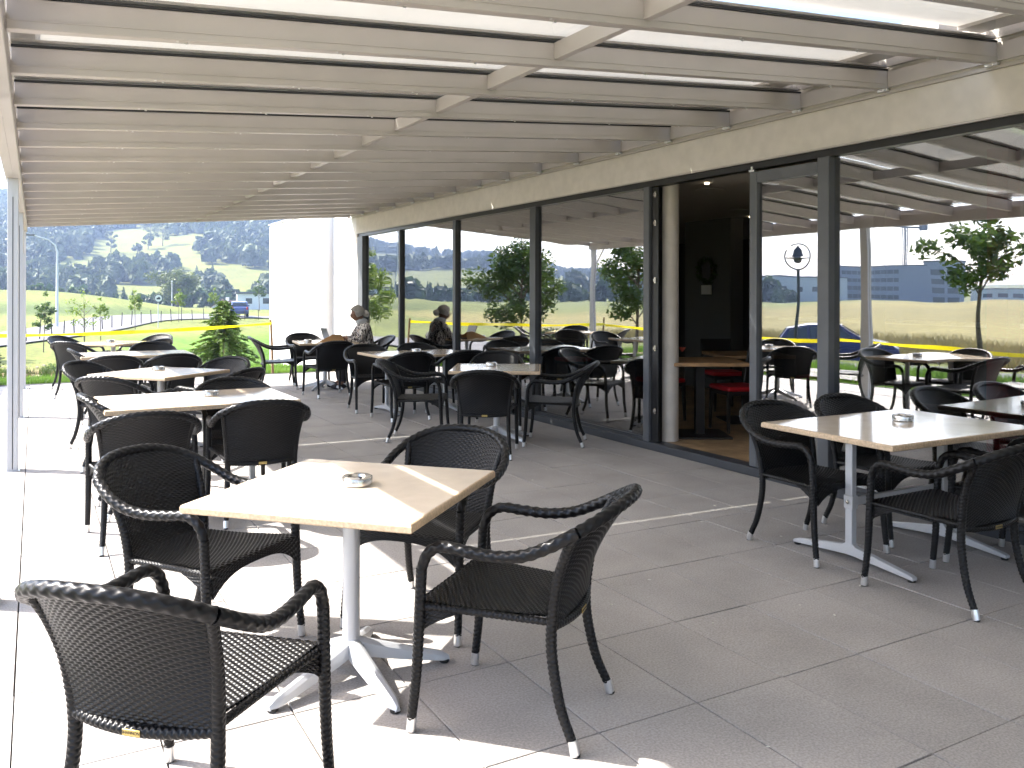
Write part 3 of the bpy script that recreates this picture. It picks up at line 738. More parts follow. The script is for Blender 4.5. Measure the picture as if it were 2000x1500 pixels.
tree('street_tree', 29, 128, 4.8, 2.0, 1.9, 800, .26, M_leaf, 'young tree in front of the low pale barn', 'young trees along the road', 8, shape='oval', trunk_r=.05)
# trees by the car park, mirrored in the windows
tree('garden_tree', -2.9, 23.2, 4.5, 2.5, .9, 8000, .14, M_leaf, 'broad dense tree mirrored in the windows behind the headscarf', 'trees mirrored in the glass front', 9, ntr=16, trunk_r=.06)
tree('garden_tree', -2.9, 17.3, 3.6, 2.0, .8, 5500, .12, M_leaf, 'bushy tree mirrored at the right end of the left window row', 'trees mirrored in the glass front', 10, ntr=14, trunk_r=.05)
tree('garden_tree', -6.3, 10.4, 3.7, 1.9, 1.9, 1500, .16, M_leaf, 'thin-stemmed tree with a leaning crown mirrored in the right-hand window', 'trees mirrored in the glass front', 22, ntr=9, trunk_r=.045)
tree('garden_tree', -4.0, 40.2, 5.2, 2.6, 1.0, 3500, .18, M_leaf_y, 'light green tree mirrored at the far left edge of the windows', 'trees mirrored in the glass front', 12, ntr=12, trunk_r=.05)
# big oak
tree('oak_tree', 29.6, 216, 9.6, 10.5, 1.3, 6000, .62, mat('oak_leaf', (.07, .10, .022), .6, col2=(.13, .16, .035), noise_amt=.3, noise_scale=.5, transl=.3), 'big spreading old oak at the foot of the hill', None, 13, ntr=18, trunk_r=.45)
# single trees on the hill meadows
for k, (X, Y, h, cw, lab) in enumerate(((37, 523, 16, 6, 'tall narrow tree alone in the upper hill meadow'), (65, 590, 15, 13, 'round tree at the top of the hill meadow'), (66, 540, 19, 11, 'broad dark tree right of the narrow one on the hill meadow'), (57, 530, 12, 7, 'middle-sized tree between the others on the hill meadow'), (61, 640, 18, 14, 'dark tree at the top edge of the upper hill meadow'), (50, 515, 6, 5, 'smallest lone tree on the hill meadow'))):
    tree('hill_tree', X, Y, h, cw, h*.12, 900, 1.1, M_forest, lab, 'single trees on the hill', 30+k, shape='oval', trunk_r=.3)

# far woods
def inpoly(px, py, poly):
    c_ = np.zeros(len(px), bool); j = len(poly)-1
    for i in range(len(poly)):
        xi, yi = poly[i]; xj, yj = poly[j]
        c_ ^= ((yi > py) != (yj > py)) & (px < (xj-xi)*(py-yi)/((yj-yi) or 1e-9)+xi); j = i
    return c_
POLY = [
 [(-120, 1050), (-21, 990), (33, 1000), (120, 900), (118, 760), (91, 708), (84, 635), (63, 643), (48, 640), (36, 621), (39, 599), (32, 577), (27, 563), (24, 499), (14, 464), (7, 440), (-1, 428), (-40, 425), (-120, 500)],
 [(110, 900), (87, 697), (73, 587), (79, 575), (86, 570), (95, 558), (87, 513), (78, 492), (67, 498), (56, 497), (42, 508), (33, 503), (22, 474), (18, 408), (18, 384), (31, 377), (39, 372), (52, 405), (61, 434), (74, 446), (88, 447), (93, 442), (91, 426), (96, 423), (140, 430), (131, 507), (108, 480), (121, 518), (141, 546), (204, 788), (190, 900)],
 [(-5, 432), (4, 424), (8, 398), (16, 406), (19, 392), (22, 351), (28, 337), (24, 318), (-14, 330)],
 [(57, 370), (63, 393), (69, 390), (64, 344), (59, 304), (54, 262), (42, 268)],
 [(64, 295), (73, 326), (81, 349), (87, 364), (140, 390), (120, 300), (70, 280)]]
protos = []
for k in range(6):
    n_ = 170; v = rng.normal(size=(n_, 3)); v /= np.linalg.norm(v, axis=1)[:, None]; v[:, 2] = np.abs(v[:, 2])*1.0-.12*rng.random(n_)
    conifer = k >= 4
    if conifer:
        zz = rng.random(n_)**1.2; a = rng.random(n_)*6.28; rr_ = .20*(1-zz)*(.75+.3*rng.random(n_)); P = np.stack([np.cos(a)*rr_, np.sin(a)*rr_, zz], 1); N = np.stack([np.cos(a), np.sin(a), .35+0*a], 1); s_ = .13*(1.15-zz)
    else:
        lump = 1+.28*np.sin(v[:, 0]*4+k*2)*np.cos(v[:, 1]*5+k); P = v*lump[:, None]*np.array([.36, .36, .62])*(.82+.2*rng.random(n_))[:, None]+np.array([0, 0, .28]); N = v; s_ = .13+.07*rng.random(n_)
    N = N+.55*rng.normal(size=(n_, 3)); N /= np.linalg.norm(N, axis=1)[:, None]
    a = np.cross(N, rng.normal(size=(n_, 3))); a /= np.linalg.norm(a, axis=1)[:, None]; b_ = np.cross(N, a); s_ = s_[:, None] if np.ndim(s_) else s_
    protos.append(np.stack([P-a*s_-b_*s_*.3, P+b_*s_-a*s_*.2, P+a*s_+b_*s_*.3, P-b_*s_+a*s_*.2], 1))
def wood(name, pts, hs, label, m=None):
    V = []
    for (X, Y), h in zip(pts, hs):
        p_ = protos[rng.integers(0, 6)]; a = rng.random()*6.28; ca_, sa = math.cos(a), math.sin(a)
        Q = p_*np.array([h*.95, h*.95, h]); Q = np.stack([Q[..., 0]*ca_-Q[..., 1]*sa+X, Q[..., 0]*sa+Q[..., 1]*ca_+Y, Q[..., 2]+tz(X, Y)-.3], -1); V.append(Q.reshape(-1, 3))
    V = np.vstack(V); return tag(link(name, pydata(name, V, np.arange(len(V)).reshape(-1, 4), m or M_forest)), label, 'wood', None, 'stuff')
labs = ['dark mixed wood covering the left shoulder of the hill', 'wood running across the middle of the hill to the upper right', 'row of leafy trees at the hill foot on the left', 'group of trees right of the big oak', 'trees at the hill foot behind the pale barn']
for pi, poly in enumerate(POLY):
    pa = np.array(poly); lo = pa.min(0); hi = pa.max(0); st = 6.6 if pi < 2 else 6.0
    xs, ys = np.meshgrid(np.arange(lo[0], hi[0], st), np.arange(lo[1], hi[1], st)); xs = xs.ravel()+rng.uniform(-st*.45, st*.45, xs.size); ys = ys.ravel()+rng.uniform(-st*.45, st*.45, ys.size)
    hs = rng.uniform(6, 10.5, len(xs))*(1 if pi < 2 else .8)
    r_ = np.hypot(xs, ys); f_ = 1+hs*6.5*(r_/450)**1.3/r_ if pi < 2 else 1+0*r_
    k = inpoly(xs, ys, poly) & inpoly(xs*f_, ys*f_, poly); P = np.stack([xs[k], ys[k]], 1); hs = hs[k]
    if pi < 2:
        az_ = np.degrees(np.arctan2(P[:, 0], P[:, 1])); k = (az_ > -7) & (az_ < 17); P = P[k]; hs = hs[k]
    wood('wood', P, hs, labs[pi])
# woods on the hills that the windows mirror
P = []; 
for _ in range(5200):
    az_ = rng.uniform(-41, -12); r_ = rng.uniform(420, 1350); e_ = math.sin(az_*.35+1.0)*.16+math.sin(az_*.9+r_*.006)*.18+(r_-900)/900
    if e_ > .32 or (r_ > 1230 and rng.random() < .8) or (abs(math.sin(r_*.009+az_*.12)) < .10): P.append((r_*math.sin(rad(az_)), r_*math.cos(rad(az_))))
P = np.array(P); wood('wood', P[:2600], rng.uniform(8, 13, min(2600, len(P))), 'woods on the hills mirrored in the windows')
# hedges behind the meadow crest and at the field's far edge
hp = [(x_, y_) for x_, y_ in zip(np.linspace(-8, 62, 60), np.linspace(212, 236, 60)+rng.normal(size=60)*3)]
wood('hedge', np.array(hp), rng.uniform(3.0, 5.5, 60), 'low leafy hedge along the far side of the meadow', M_leaf_d)
hp = []
for a in np.linspace(-46, -17, 130):
    if rng.random() < .72: r_ = 262+rng.normal()*5; hp.append((r_*math.sin(rad(a)), r_*math.cos(rad(a))))
wood('hedge', np.array(hp), rng.uniform(3.5, 8, len(hp)), 'bushes along the far edge of the ripe field, mirrored in the windows', M_leaf_d)

# grass blades: terrace edge, lawn, bank
def blades(name, pts, hmin, hmax, wd, m, label):
    n_ = len(pts); a = rng.random(n_)*6.28; h = rng.uniform(hmin, hmax, n_); z = terr(pts[:, 0], pts[:, 1])
    dx = np.cos(a)*wd; dy = np.sin(a)*wd; lx = rng.normal(size=n_)*h*.35; ly = rng.normal(size=n_)*h*.35
    A = np.stack([pts[:, 0]-dx, pts[:, 1]-dy, z-.01], 1); B = np.stack([pts[:, 0]+dx, pts[:, 1]+dy, z-.01], 1); T = np.stack([pts[:, 0]+lx, pts[:, 1]+ly, z+h], 1)
    V = np.stack([A, B, T], 1).reshape(-1, 3); return tag(link(name, pydata(name, V, np.arange(3*n_).reshape(-1, 3), m)), label, 'grass', None, 'stuff')
p1 = np.stack([rng.uniform(-2.4, 5, 26000), 16.42+rng.random(26000)**1.3*1.3], 1)
p2 = np.stack([rng.uniform(2.6, 9.5, 52000), 16.6+rng.random(52000)**1.4*26], 1); p2 = p2[(p2[:, 0] > 2.7+(p2[:, 1]-17)*.02) & (p2[:, 0] < p2[:, 1]*.30+.6)]
p3 = np.stack([-1.8-rng.random(16000)*1.1, rng.uniform(0, 17.5, 16000)], 1)
p4 = np.stack([-3.9-rng.random(26000)*5.5, rng.uniform(0, 26, 26000)], 1)
blades('lawn_grass', np.vstack([p1, p2, p3]), .04, .10, .006, M_grass, 'short bright lawn grass beyond the paving')
blades('verge_grass', p4, .08, .28, .008, M_grass, 'rough green verge grass between paving and road')
M_dry = mat('dry_grass', (.22, .185, .075), .7, noise_amt=.25, noise_scale=1, transl=.3)
p5 = np.stack([rng.uniform(-4, 3.2, 5000), 17.6+rng.random(5000)*20], 1)
blades('dry_grass', p5, .03, .13, .006, M_dry, 'thin dry grass on the mulched bank')
p6 = np.stack([-18.8-rng.random(30000)**1.5*14, rng.uniform(0, 45, 30000)], 1)
blades('field_crop', p6, .35, .65, .02, M_dry, 'ripe golden crop along the field edge')

# small conifer on the lawn
def conifer(X, Y, h, wdt):
    root = empty('small_conifer', (X, Y, tz(X, Y)), 0, 'small bright green conifer behind the yellow tape on the lawn', 'conifer')
    mb = MB().tube([(0, 0, -.05), (.01, 0, h*.5), (0, .01, h)], [.035, .02, .004], 8); qs = []
    rs = np.random.default_rng(5)
    for k in range(210):
        t = (k/210)**.85; z_ = h*(.04+.94*t)+rs.normal()*.03*h*(1-t); L = wdt*.5*(1-t)**.75*(.45+.75*rs.random())+.04; a = k*2.39996+rs.normal()*.3
        dx, dy = math.cos(a), math.sin(a); droop = .28+.25*(1-t)
        pts = [(dx*L*s_, dy*L*s_, z_+L*(.30*s_-droop*s_*s_)) for s_ in (0, .35, .7, 1)]
        mb.tube(pts, [.006, .005, .004, .002], 4)
        nn = int(22+L*120)
        for i in range(nn):
            s_ = rs.random()**.7; P = Vector((dx*L*s_, dy*L*s_, z_+L*(.30*s_-droop*s_*s_)))
            side = 1 if rs.random() < .5 else -1
            tdir = Vector((dx*.8-dy*side*.8, dy*.8+dx*side*.8, rs.uniform(-.9, .1))).normalized()*rs.uniform(.06, .14)*(.5+L)
            up = Vector((-tdir.y, tdir.x, .05)).normalized()*.010 if i % 2 else Vector((0, 0, .011))
            qs.append([P-up, P+tdir*.5-up*1.2, P+tdir, P+tdir*.5+up*1.2])
    mb.build('trunk', M_bark, root)
    V = np.array([[tuple(p) for p in q_] for q_ in qs]).reshape(-1, 3); link('crown', pydata('crown', V, np.arange(len(V)).reshape(-1, 4), M_needle), root)
conifer(3.85, 20.6, 1.62, 1.55)
def shrub(X, Y, h, wd, m, lab, n_=1500, ls=.07, cat='shrub'):
    root = empty('shrub', (X, Y, tz(X, Y)), 0, lab, cat, 'shrubs on the bank')
    mb = MB()
    for k in range(6):
        a = k*1.05; mb.tube([(0, 0, -.03), (math.cos(a)*wd*.2, math.sin(a)*wd*.2, h*.6)], [.01, .003], 5)
    mb.build('stem', M_bark, root)
    link('leaves', leaf_cloud([(math.cos(k*1.05)*wd*.26, math.sin(k*1.05)*wd*.26, h*(.35+.25*(k % 2)), wd*.22) for k in range(6)]+[(0, 0, h*.6, wd*.25)], n_, ls, .4, 'leaves', m), root)
shrub(1.85, 24.5, .50, 1.0, M_leaf, 'low shrub on the bank left of the silvery chair back')
shrub(2.35, 25.5, .62, .8, M_leaf_d, 'dark upright shrub on the bank beside the low one', 900)
shrub(-.9, 18.2, .95, .9, M_leaf_d, 'dark shrub cut by the left edge behind the posts')
shrub(.55, 21.5, .30, .7, M_leaf, 'small pale shrub on the bank behind the leftmost chairs', 500)
shrub(.75, 31, .45, .8, M_leaf_y, 'yellowish shrub on the bank below the fence stakes', 600)
shrub(-2.3, 12.9, .55, .5, M_leaf, 'small shrub behind the tape mirrored in the windows', 700)

pw = []
for k in range(95):
    cx_, cy2 = random.uniform(-3.2, 3.0), 17.8+random.random()**1.3*17; rr_ = random.uniform(.06, .28); n_ = int(60+rr_*420)
    pw.append(np.stack([cx_+rng.normal(size=n_)*rr_*.5, cy2+rng.normal(size=n_)*rr_*.5], 1))
blades('bank_weeds', np.vstack(pw), .05, .22, .009, M_leaf, 'patchy green weeds on the mulched bank')
# bank rocks and clods
mb = MB()
for k in range(260):
    X = random.uniform(-3, 3.2); Y = 17.6+random.random()**1.2*18; s_ = random.uniform(.02, .09)
    bmesh.ops.create_icosphere(mb.bm, subdivisions=1, radius=s_, matrix=Matrix.Translation((X, Y, tz(X, Y)+s_*.2)) @ Matrix.Rotation(random.random()*6, 4, 'Z') @ Matrix.Diagonal((1.3, .9, .6, 1)))
tag(mb.build('clods', mat('clod', (.30, .25, .17), .95, noise_amt=.3, noise_scale=9)), 'clods and small stones on the mulched bank', 'stones', None, 'stuff')

# ------------------------------------------------------------------ fence stakes, tape, lamp, signs
st = MB().tube([(0, 0, -.2), (.01, 0, .5), (0, .01, 1.05)], [.035, .032, .030], 7).mesh('fence_stake', mat('dark_stake', (.05, .04, .035), .9))
NP, NL = catmull([(-5.2, 38.5, 0), (1.0, 55.0, 0), (5.6, 66.5, 0), (11.5, 76.2, 0), (17.5, 81.3, 0), (30, 88, 0)], 200)
s_ = np.r_[0, np.cumsum(np.linalg.norm(np.diff(NP, axis=0), axis=1))]
for k, L_ in enumerate(np.arange(12, 57, 1.75)):
    X = float(np.interp(L_, s_, NP[:, 0])); Y = float(np.interp(L_, s_, NP[:, 1])); o = link('fence_stake', st, None, (X, Y, tz(X, Y))); o.rotation_euler = (random.uniform(-.06, .06), random.uniform(-.06, .06), random.random()*6)
    o.scale = (1, 1, random.uniform(.82, 1.12)); tag(o, 'thin dark stake in the row along the near side of the road', 'stake', 'stakes along the road')
stakes = [(3.83, 15.98, 1.0, 'wooden stake holding the yellow tape in front of the white wing'), (-1.05, 16.1, .95, 'wooden stake at the far left corner where the yellow tape turns'), (-1.12, 9.6, .9, 'wooden stake beside the paving halfway along the tape'), (-1.2, 2.6, .9, 'wooden stake nearest the camera on the left edge of the paving')]
for X, Y, h, lab in stakes:
    tag(MB().tube([(.05, .04, 0), (.03, .02, h*.5), (0, 0, h)], [.024, .023, .021], 8).build('tape_stake', M_stake, None, True, (X, Y, 0)), lab, 'stake', 'stakes holding the tape')
def tape(a, b, za, zb, sag, tw, lab):
    n_ = 60; V = []; A = Vector(a); B = Vector(b); side = (B-A).normalized()
    for k in range(n_+1):
        t = k/n_; P = A.lerp(B, t); z = za+(zb-za)*t-sag*4*t*(1-t); r_ = tw*math.sin(t*math.pi*3.2+.6)+.15
        w_ = .033*math.cos(r_); d_ = .033*math.sin(r_)
        nx, ny = -side.y, side.x
        for q_ in (-1, 1): V.append((P.x+nx*d_*q_, P.y+ny*d_*q_, z+w_*q_))
    F = [(2*k, 2*k+1, 2*k+3, 2*k+2) for k in range(n_)]
    o = link('barrier_tape', pydata('barrier_tape', V, F, M_tape, True)); tag(o, lab, 'tape', 'yellow barrier tape')
tape((3.83, 15.95), (-1.05, 16.07), .93, .80, .05, .9, 'yellow barrier tape sagging across the lawn in front of the conifer')
tape((-1.05, 16.05), (-1.12, 9.6), .78, .72, .03, .7, 'yellow barrier tape along the paving edge, seen only in the left windows')
tape((-1.12, 9.6), (-1.2, 2.6), .74, .72, .05, .8, 'yellow barrier tape mirrored across the right-hand window')

def street_lamp(X, Y):
    r_ = empty('street_lamp', (X, Y, tz(X, Y)), 0, 'tall grey street lamp with curved arm at the road', 'street lamp'); h = 6.0
    MB().tube([(0, 0, -.1), (0, 0, 3), (0, 0, h-.8), (-.12, -.05, h-.35), (-.5, -.15, h), (-1.4, -.4, h+.28)], [.10, .085, .065, .055, .05, .045], 10).build('pole', M_post, r_, True)
    MB().box((-2.0, -.55, h+.24), (-1.35, -.30, h+.36), .03).build('lamp_head', M_frame_l, r_)
street_lamp(1.35, 66.2)
def mast(X, Y, h, lab):
    o = empty('lamp_mast', (X, Y, tz(X, Y)), 0, lab, 'mast'); MB().tube([(0, 0, -.1), (0, 0, h)], [.09, .06], 8).build('pole', M_post, o); MB().box((-.5, -.12, h), (.5, .12, h+.3), .03).box((-.5, -.12, h-.55), (.5, .12, h-.3), .03).build('lamp_head', M_post, o)
mast(-26.6, 94, 10, 'floodlight mast mirrored in the leftmost window')
o = empty('thin_mast', (15.7, 119, tz(15.7, 119)), 0, 'thin grey mast left of the big oak', 'mast'); MB().tube([(0, 0, -.1), (0, 0, 3.2)], [.06, .045], 8).build('pole', M_post, o); MB().box((-.1, -.1, 3.2), (.1, .1, 3.35), .02).build('cap', M_post, o)
rs_ = empty('road_sign', (7.7, 65.3, tz(7.7, 65.3)), rad(8), 'round grey-white road sign on a thin pole beyond the stakes', 'road sign')
MB().tube([(0, 0, -.1), (0, 0, 2.2)], .03, 8).build('pole', M_post, rs_)
dsc = MB().lathe([(.31, 0), (.31, .02)], 28, Matrix.Translation((0, -.04, 2.1)) @ Matrix.Rotation(rad(90), 4, 'X')).build('disc', mat('sign_face', (.62, .62, .60), .5), rs_)
MB().lathe([(.31, 0), (.24, .006), (.24, .0)], 28, Matrix.Translation((0, -.062, 2.1)) @ Matrix.Rotation(rad(90), 4, 'X'), False).build('ring', M_frame_l, dsc)
MB().box((-.13, -.066, 2.02), (.13, -.0605, 2.14), .02).box((-.02, -.066, 2.10), (.09, -.0605, 2.20), .02).build('symbol', M_frame, dsc)

# bell lantern
bl = empty('bell_lantern', (-11.3, 19.6, tz(-11.3, 19.6)), rad(52), 'dark bell lantern hanging in a round hoop, mirrored in the glass door', 'lantern')
zt = 3.15
MB().tube([(0, 0, -.1), (0, 0, 1.6), (0, 0, zt)], [.07, .055, .045], 10).build('pole', M_frame, bl, True)
MB().tube([(.40*math.sin(a)*(.92), 0, zt+.44-.44*math.cos(a)) for a in np.linspace(rad(-212), rad(122), 34)], .022, 7).build('hoop', M_frame, bl, True)
MB().lathe([(.02, zt+.80), (.05, zt+.74), (.11, zt+.66), (.13, zt+.52), (.17, zt+.42), (.36, zt+.38), (.36, zt+.36), (.12, zt+.34), (.10, zt+.24), (.03, zt+.20)], 20).build('lamp_shade', M_frame, bl, True)

# ------------------------------------------------------------------ cars
M_paint = mat('car_paint_blue', (.025, .04, .14), .22, metal=.3, coat=.8); M_carglass = mat('car_glass', (.012, .016, .02), .05, spec=.9); M_tyre = mat('tyre', (.012, .012, .012), .8); M_rim = mat('wheel_rim', (.45, .45, .47), .3, metal=.8)
M_lamp = mat('headlamp', (.75, .75, .72), .15); M_tail = mat('tail_lamp', (.30, .01, .01), .2)
def car(X, Y, a, lab, cat='car'):
    r_ = empty('parked_car', (X, Y, tz(X, Y)+.09), rad(a), lab, cat)
    prof = [(-2.02, .30), (-2.08, .62), (-2.0, .92), (-1.78, 1.02), (-1.45, 1.44), (-.75, 1.52), (.25, 1.50), (.85, 1.10), (1.05, 1.00), (1.75, .86), (2.02, .68), (2.08, .42), (1.98, .28)]
    mb = MB(); secs = []
    for yy, ins in ((-.84, .06), (-.80, .0), (-.60, -.0), (0, -.02), (.60, 0), (.80, .0), (.84, .06)):
        ring = []
        for px_, pz in prof:
            tum = .16*max(0, (pz-.95))/.55; y_ = yy*(1-tum)
            ring.append(mb.bm.verts.new((px_*(1-ins*.3), y_, pz if pz < .95 else pz-.015*abs(yy)-ins*.15)))
        secs.append(ring)
    for p, q_ in zip(secs, secs[1:]):
        for k in range(len(prof)): mb.bm.faces.new((p[k], p[(k+1) % len(prof)], q_[(k+1) % len(prof)], q_[k]))
    mb.bm.faces.new(secs[0]); mb.bm.faces.new(secs[-1][::-1])
    mb.build('body', M_paint, r_, True)
    for s_ in (-1, 1):
        M = Matrix(((1, 0, 0, 0), (0, 0, 1, .80 if s_ > 0 else -.85), (0, 1, 0, 0), (0, 0, 0, 1)))
        for nm, pts in (('side_window', [(-1.55, 1.00), (-1.35, 1.38), (-.78, 1.43), (-.72, 1.00)]), ('side_window', [(-.66, 1.00), (-.70, 1.43), (.22, 1.41), (.72, 1.02)])):
            mb = MB(); mb.prism([(p[0], p[1]) for p in pts], .05, M)
            for v_ in mb.bm.verts: v_.co.y *= 1-.16*max(0, v_.co.z-.95)/.55
            mb.build(nm, M_carglass, r_)
        for wx in (-1.28, 1.30):
            wm = Matrix.Translation((wx, s_*.74, .31)) @ Matrix.Rotation(rad(90), 4, 'X')
            t = MB().lathe([(.20, -.10), (.31, -.10), (.325, -.05), (.325, .05), (.31, .10), (.20, .10)], 24, wm).build('wheel', M_tyre, r_, True)
            MB().lathe([(.19, -.105), (.17, -.112), (.05, -.106), (.05, .106), (.17, .112), (.19, .105)], 10, wm).build('rim', M_rim, t)
        MB().box((1.86, s_*.60-.16, .60), (2.03, s_*.60+.16, .76), .03).build('headlight', M_lamp, r_)
        MB().box((-2.07, s_*.68-.09, .70), (-1.96, s_*.68+.09, .98), .02).build('tail_light', M_tail, r_)
        MB().box((.62, s_*.90-.10, 1.00), (.72, s_*.90+.10, 1.12), .03).build('mirror', M_paint, r_)
    mb = MB(); M = Matrix.Identity(4)
    for nm, a_, b_ in (('windscreen', (.33, 1.475), (.90, 1.10)), ('rear_window', (-1.50, 1.42), (-1.77, 1.06))):
        mb = MB(); sg = 1 if a_[0] > 0 else -1; vs_ = []
        for (px_, pz), wdt in ((a_, .60), (b_, .70)):
            for q_ in (-1, 1): vs_.append(mb.bm.verts.new((px_+sg*.012, q_*wdt, pz+.012)))
        for (px_, pz), wdt in ((a_, .60), (b_, .70)):
            for q_ in (-1, 1): vs_.append(mb.bm.verts.new((px_-sg*.01, q_*wdt, pz-.01)))
        for f in ((0, 1, 3, 2), (4, 6, 7, 5), (0, 4, 5, 1), (2, 3, 7, 6), (0, 2, 6, 4), (1, 5, 7, 3)): mb.bm.faces.new([vs_[i] for i in f])
        mb.build(nm, M_carglass, r_)
    return r_
car(-14.2, 20.7, 228, 'dark blue hatchback mirrored in the glass behind the right-hand table')
car(17.6, 86.3, 80, 'small dark car driving on the distant road by the lawn')

# ------------------------------------------------------------------ far buildings
M_bgrey = mat('cladding_grey_blue', (.23, .25, .31), .6); M_blight = mat('cladding_light', (.52, .54, .56), .7); M_win = mat('dark_window', (.03, .035, .045), .15, spec=.8)
M_tile = mat('roof_tiles', (.16, .085, .06), .9)
def block(name, az_, R, wd, dp, h, m, label, cat, rows, cols, wz, wh, ww, x0=0.05, x1=.95, face=None, yaw=None):
    X = R*math.sin(rad(az_)); Y = R*math.cos(rad(az_)); z = tz(X, Y)
    a = yaw if yaw is not None else -az_
    o = empty(name, (X, Y, z-1.5), rad(a), label, cat); h += 1.5
    MB().box((-wd/2, -dp/2, 0), (wd/2, dp/2, h)).build('wall', m, o)
    MB().box((-wd/2-.2, -dp/2-.2, h), (wd/2+.2, dp/2+.2, h+.35)).build('roof', M_frame_l, o)
    for rw in range(rows):
        for cl in range(cols):
            cx = -wd/2+wd*(x0+(x1-x0)*(cl+.5)/cols); z_ = 1.5+wz[rw]
            wdo = MB().box((cx-ww/2, -dp/2-.04, z_), (cx+ww/2, -dp/2+.05, z_+wh)).build('window', M_win, o)
    return o
block('office_building', -52.0, 290, 30, 20, 11.5, M_bgrey, 'grey-blue four-storey office block mirrored in the right-hand window', 'office building', 4, 10, (.9, 3.6, 6.3, 9.0), 1.3, 1.5, .42, .97)
ob = block('stair_tower', -55.2, 287, 10, 14, 12.6, M_bgrey, 'taller glazed stair tower at the end of the mirrored office block', 'tower', 4, 2, (.9, 3.6, 6.3, 9.0), 1.6, 3.2, .1, .9)
block('low_hall', -46.6, 280, 27, 18, 7.4, M_blight, 'pale low factory hall mirrored in the glass door', 'hall', 1, 5, (3.2,), 1.5, 1.8, .1, .95)
block('long_hall', -63, 330, 70, 20, 4.5, M_blight, 'long low hall mirrored at the far right of the glass', 'hall', 1, 16, (1.6,), 1.4, 2.6)
block('warehouse', -22.5, 300, 60, 16, 4.2, M_blight, 'long pale warehouse behind the ripe field, mirrored in the left windows', 'warehouse', 1, 12, (1.8,), 1.0, 2.5)
b_ = block('barn', 13.1, 150, 9, 8, 2.6, M_blight, 'low pale barn at the foot of the hill beside the white wing', 'barn', 1, 3, (1.0,), .9, 1.0, yaw=-10)
def house(X, Y, wd, dp, h, a, label):
    o = empty('farm_house', (X, Y, tz(X, Y)-1), rad(a), label, 'house'); h += 1
    MB().box((-wd/2, -dp/2, 0), (wd/2, dp/2, h)).build('wall', M_white, o)
    M = Matrix(((0, 0, 1, -wd/2-.3), (1, 0, 0, 0), (0, 1, 0, 0), (0, 0, 0, 1)))
    rf = MB().prism([(-dp/2-.4, h-.15), (0, h+dp*.42), (dp/2+.4, h-.15), (dp/2+.4, h-.35), (0, h+dp*.42-.22), (-dp/2-.4, h-.35)], wd+.6, M).build('roof', M_tile, o)
    M = Matrix(((0, 0, 1, -wd/2), (1, 0, 0, 0), (0, 1, 0, 0), (0, 0, 0, 1)))
    MB().prism([(-dp/2, h), (0, h+dp*.40), (dp/2, h)], wd, M).build('gable', M_white, o)
    MB().box((-.3, .8, h+1), (.3, 1.4, h+dp*.42+.7)).build('chimney', M_white, rf)
    for k in (-1, 1): MB().box((k*wd*.25-.45, -dp/2-.05, h-1.9), (k*wd*.25+.45, -dp/2+.03, h-.8)).build('window', M_win, o)
house(35.5, 192, 4, 4, .3, 78, 'white farmhouse gable half hidden right of the big oak')
house(38.5, 196, 3.5, 3.5, .2, 60, 'smaller farmhouse roof right of the white gable')
# crane
cr = empty('tower_crane', (-250, 188, tz(-250, 188)), rad(20), 'pale tower crane standing behind the mirrored office block', 'crane')
mb = MB()
for k in range(16):
    z_ = k*1.6
    for s_ in (-.6, .6):
        for q_ in (-.6, .6): mb.box((s_-.14, q_-.14, z_), (s_+.14, q_+.14, z_+1.6))
    mb.tube([(-.6, -.6, z_), (.6, -.6, z_+1.6)], .07, 4)
mb.build('tower', M_frame_l, cr)
mb = MB(); mb.box((-8, -.25, 25.5), (26, .25, 26.0)); mb.tube([(-8, 0, 26), (0, 0, 29.5), (26, 0, 26)], .16, 4); mb.tube([(0, 0, 25.4), (0, 0, 29.6)], .25, 4)
for k in range(17): mb.tube([(k*1.6, 0, 26), (k*1.6+.8, 0, 26+3.4*(1-(k*1.6+.8)/27))], .09, 4)
mb.build('jib', M_frame_l, cr); MB().box((-8.2, -.7, 24.8), (-6.2, .7, 26.6)).build('counterweight', M_frame_l, cr)

# ------------------------------------------------------------------ inside the cafe
def pillar(X, Y, r0_, z0, z1, m, name, lab, cat):
    return tag(MB().lathe([(r0_, z0), (r0_, z1)], 36).build(name, m, None, True, (X, Y, 0)), lab, cat)
pillar(5.385, 6.47, .098, .073, 2.62, M_plaster, 'round_column', 'round cream column just inside the open door', 'column')
def cafe_table(X, Y, a, lab):
    o = empty('cafe_table', (X, Y, .072), rad(a), lab, 'table', 'wooden tables inside')
    MB().box((-.4, -.4, .725), (.4, .4, .76), .004).build('table_top', M_woodtop, o)
    MB().box((-.045, -.045, .02), (.045, .045, .725), .003).build('column', M_darkwood, o); MB().box((-.27, -.27, 0), (.27, .27, .02), .004).build('base_plate', M_darkwood, o)
def cafe_chair(X, Y, a, lab):
    o = empty('cafe_chair', (X, Y, .072), rad(a), lab, 'chair', 'red seat chairs inside')
    MB().box((-.21, -.21, .425), (.21, .21, .475), .018).build('seat', M_red, o)
    for sx in (-1, 1):
        for sy in (-1, 1): MB().tube([(sx*.20, sy*.20, 0), (sx*.185, sy*.185, .43)], [.016, .026], 4).build('leg', M_darkwood, o)
    MB().box((-.20, -.20, .385), (.20, .20, .425), .004).build('seat_frame', M_darkwood, o)
    mb = MB()
    for s_ in (-1, 1): mb.tube([(s_*.19, -.19, .42), (s_*.19, -.26, .85)], .016, 6)
    mb.box((-.205, -.262, .66), (.205, -.24, .86), .006, Matrix.Identity(4)); mb.build('backrest', M_darkwood, o)
cafe_table(5.86, 6.56, -29, 'wooden cafe table just inside the door with a pink drink on it'); cafe_table(7.0, 7.05, -25, 'second wooden cafe table farther inside to the right')
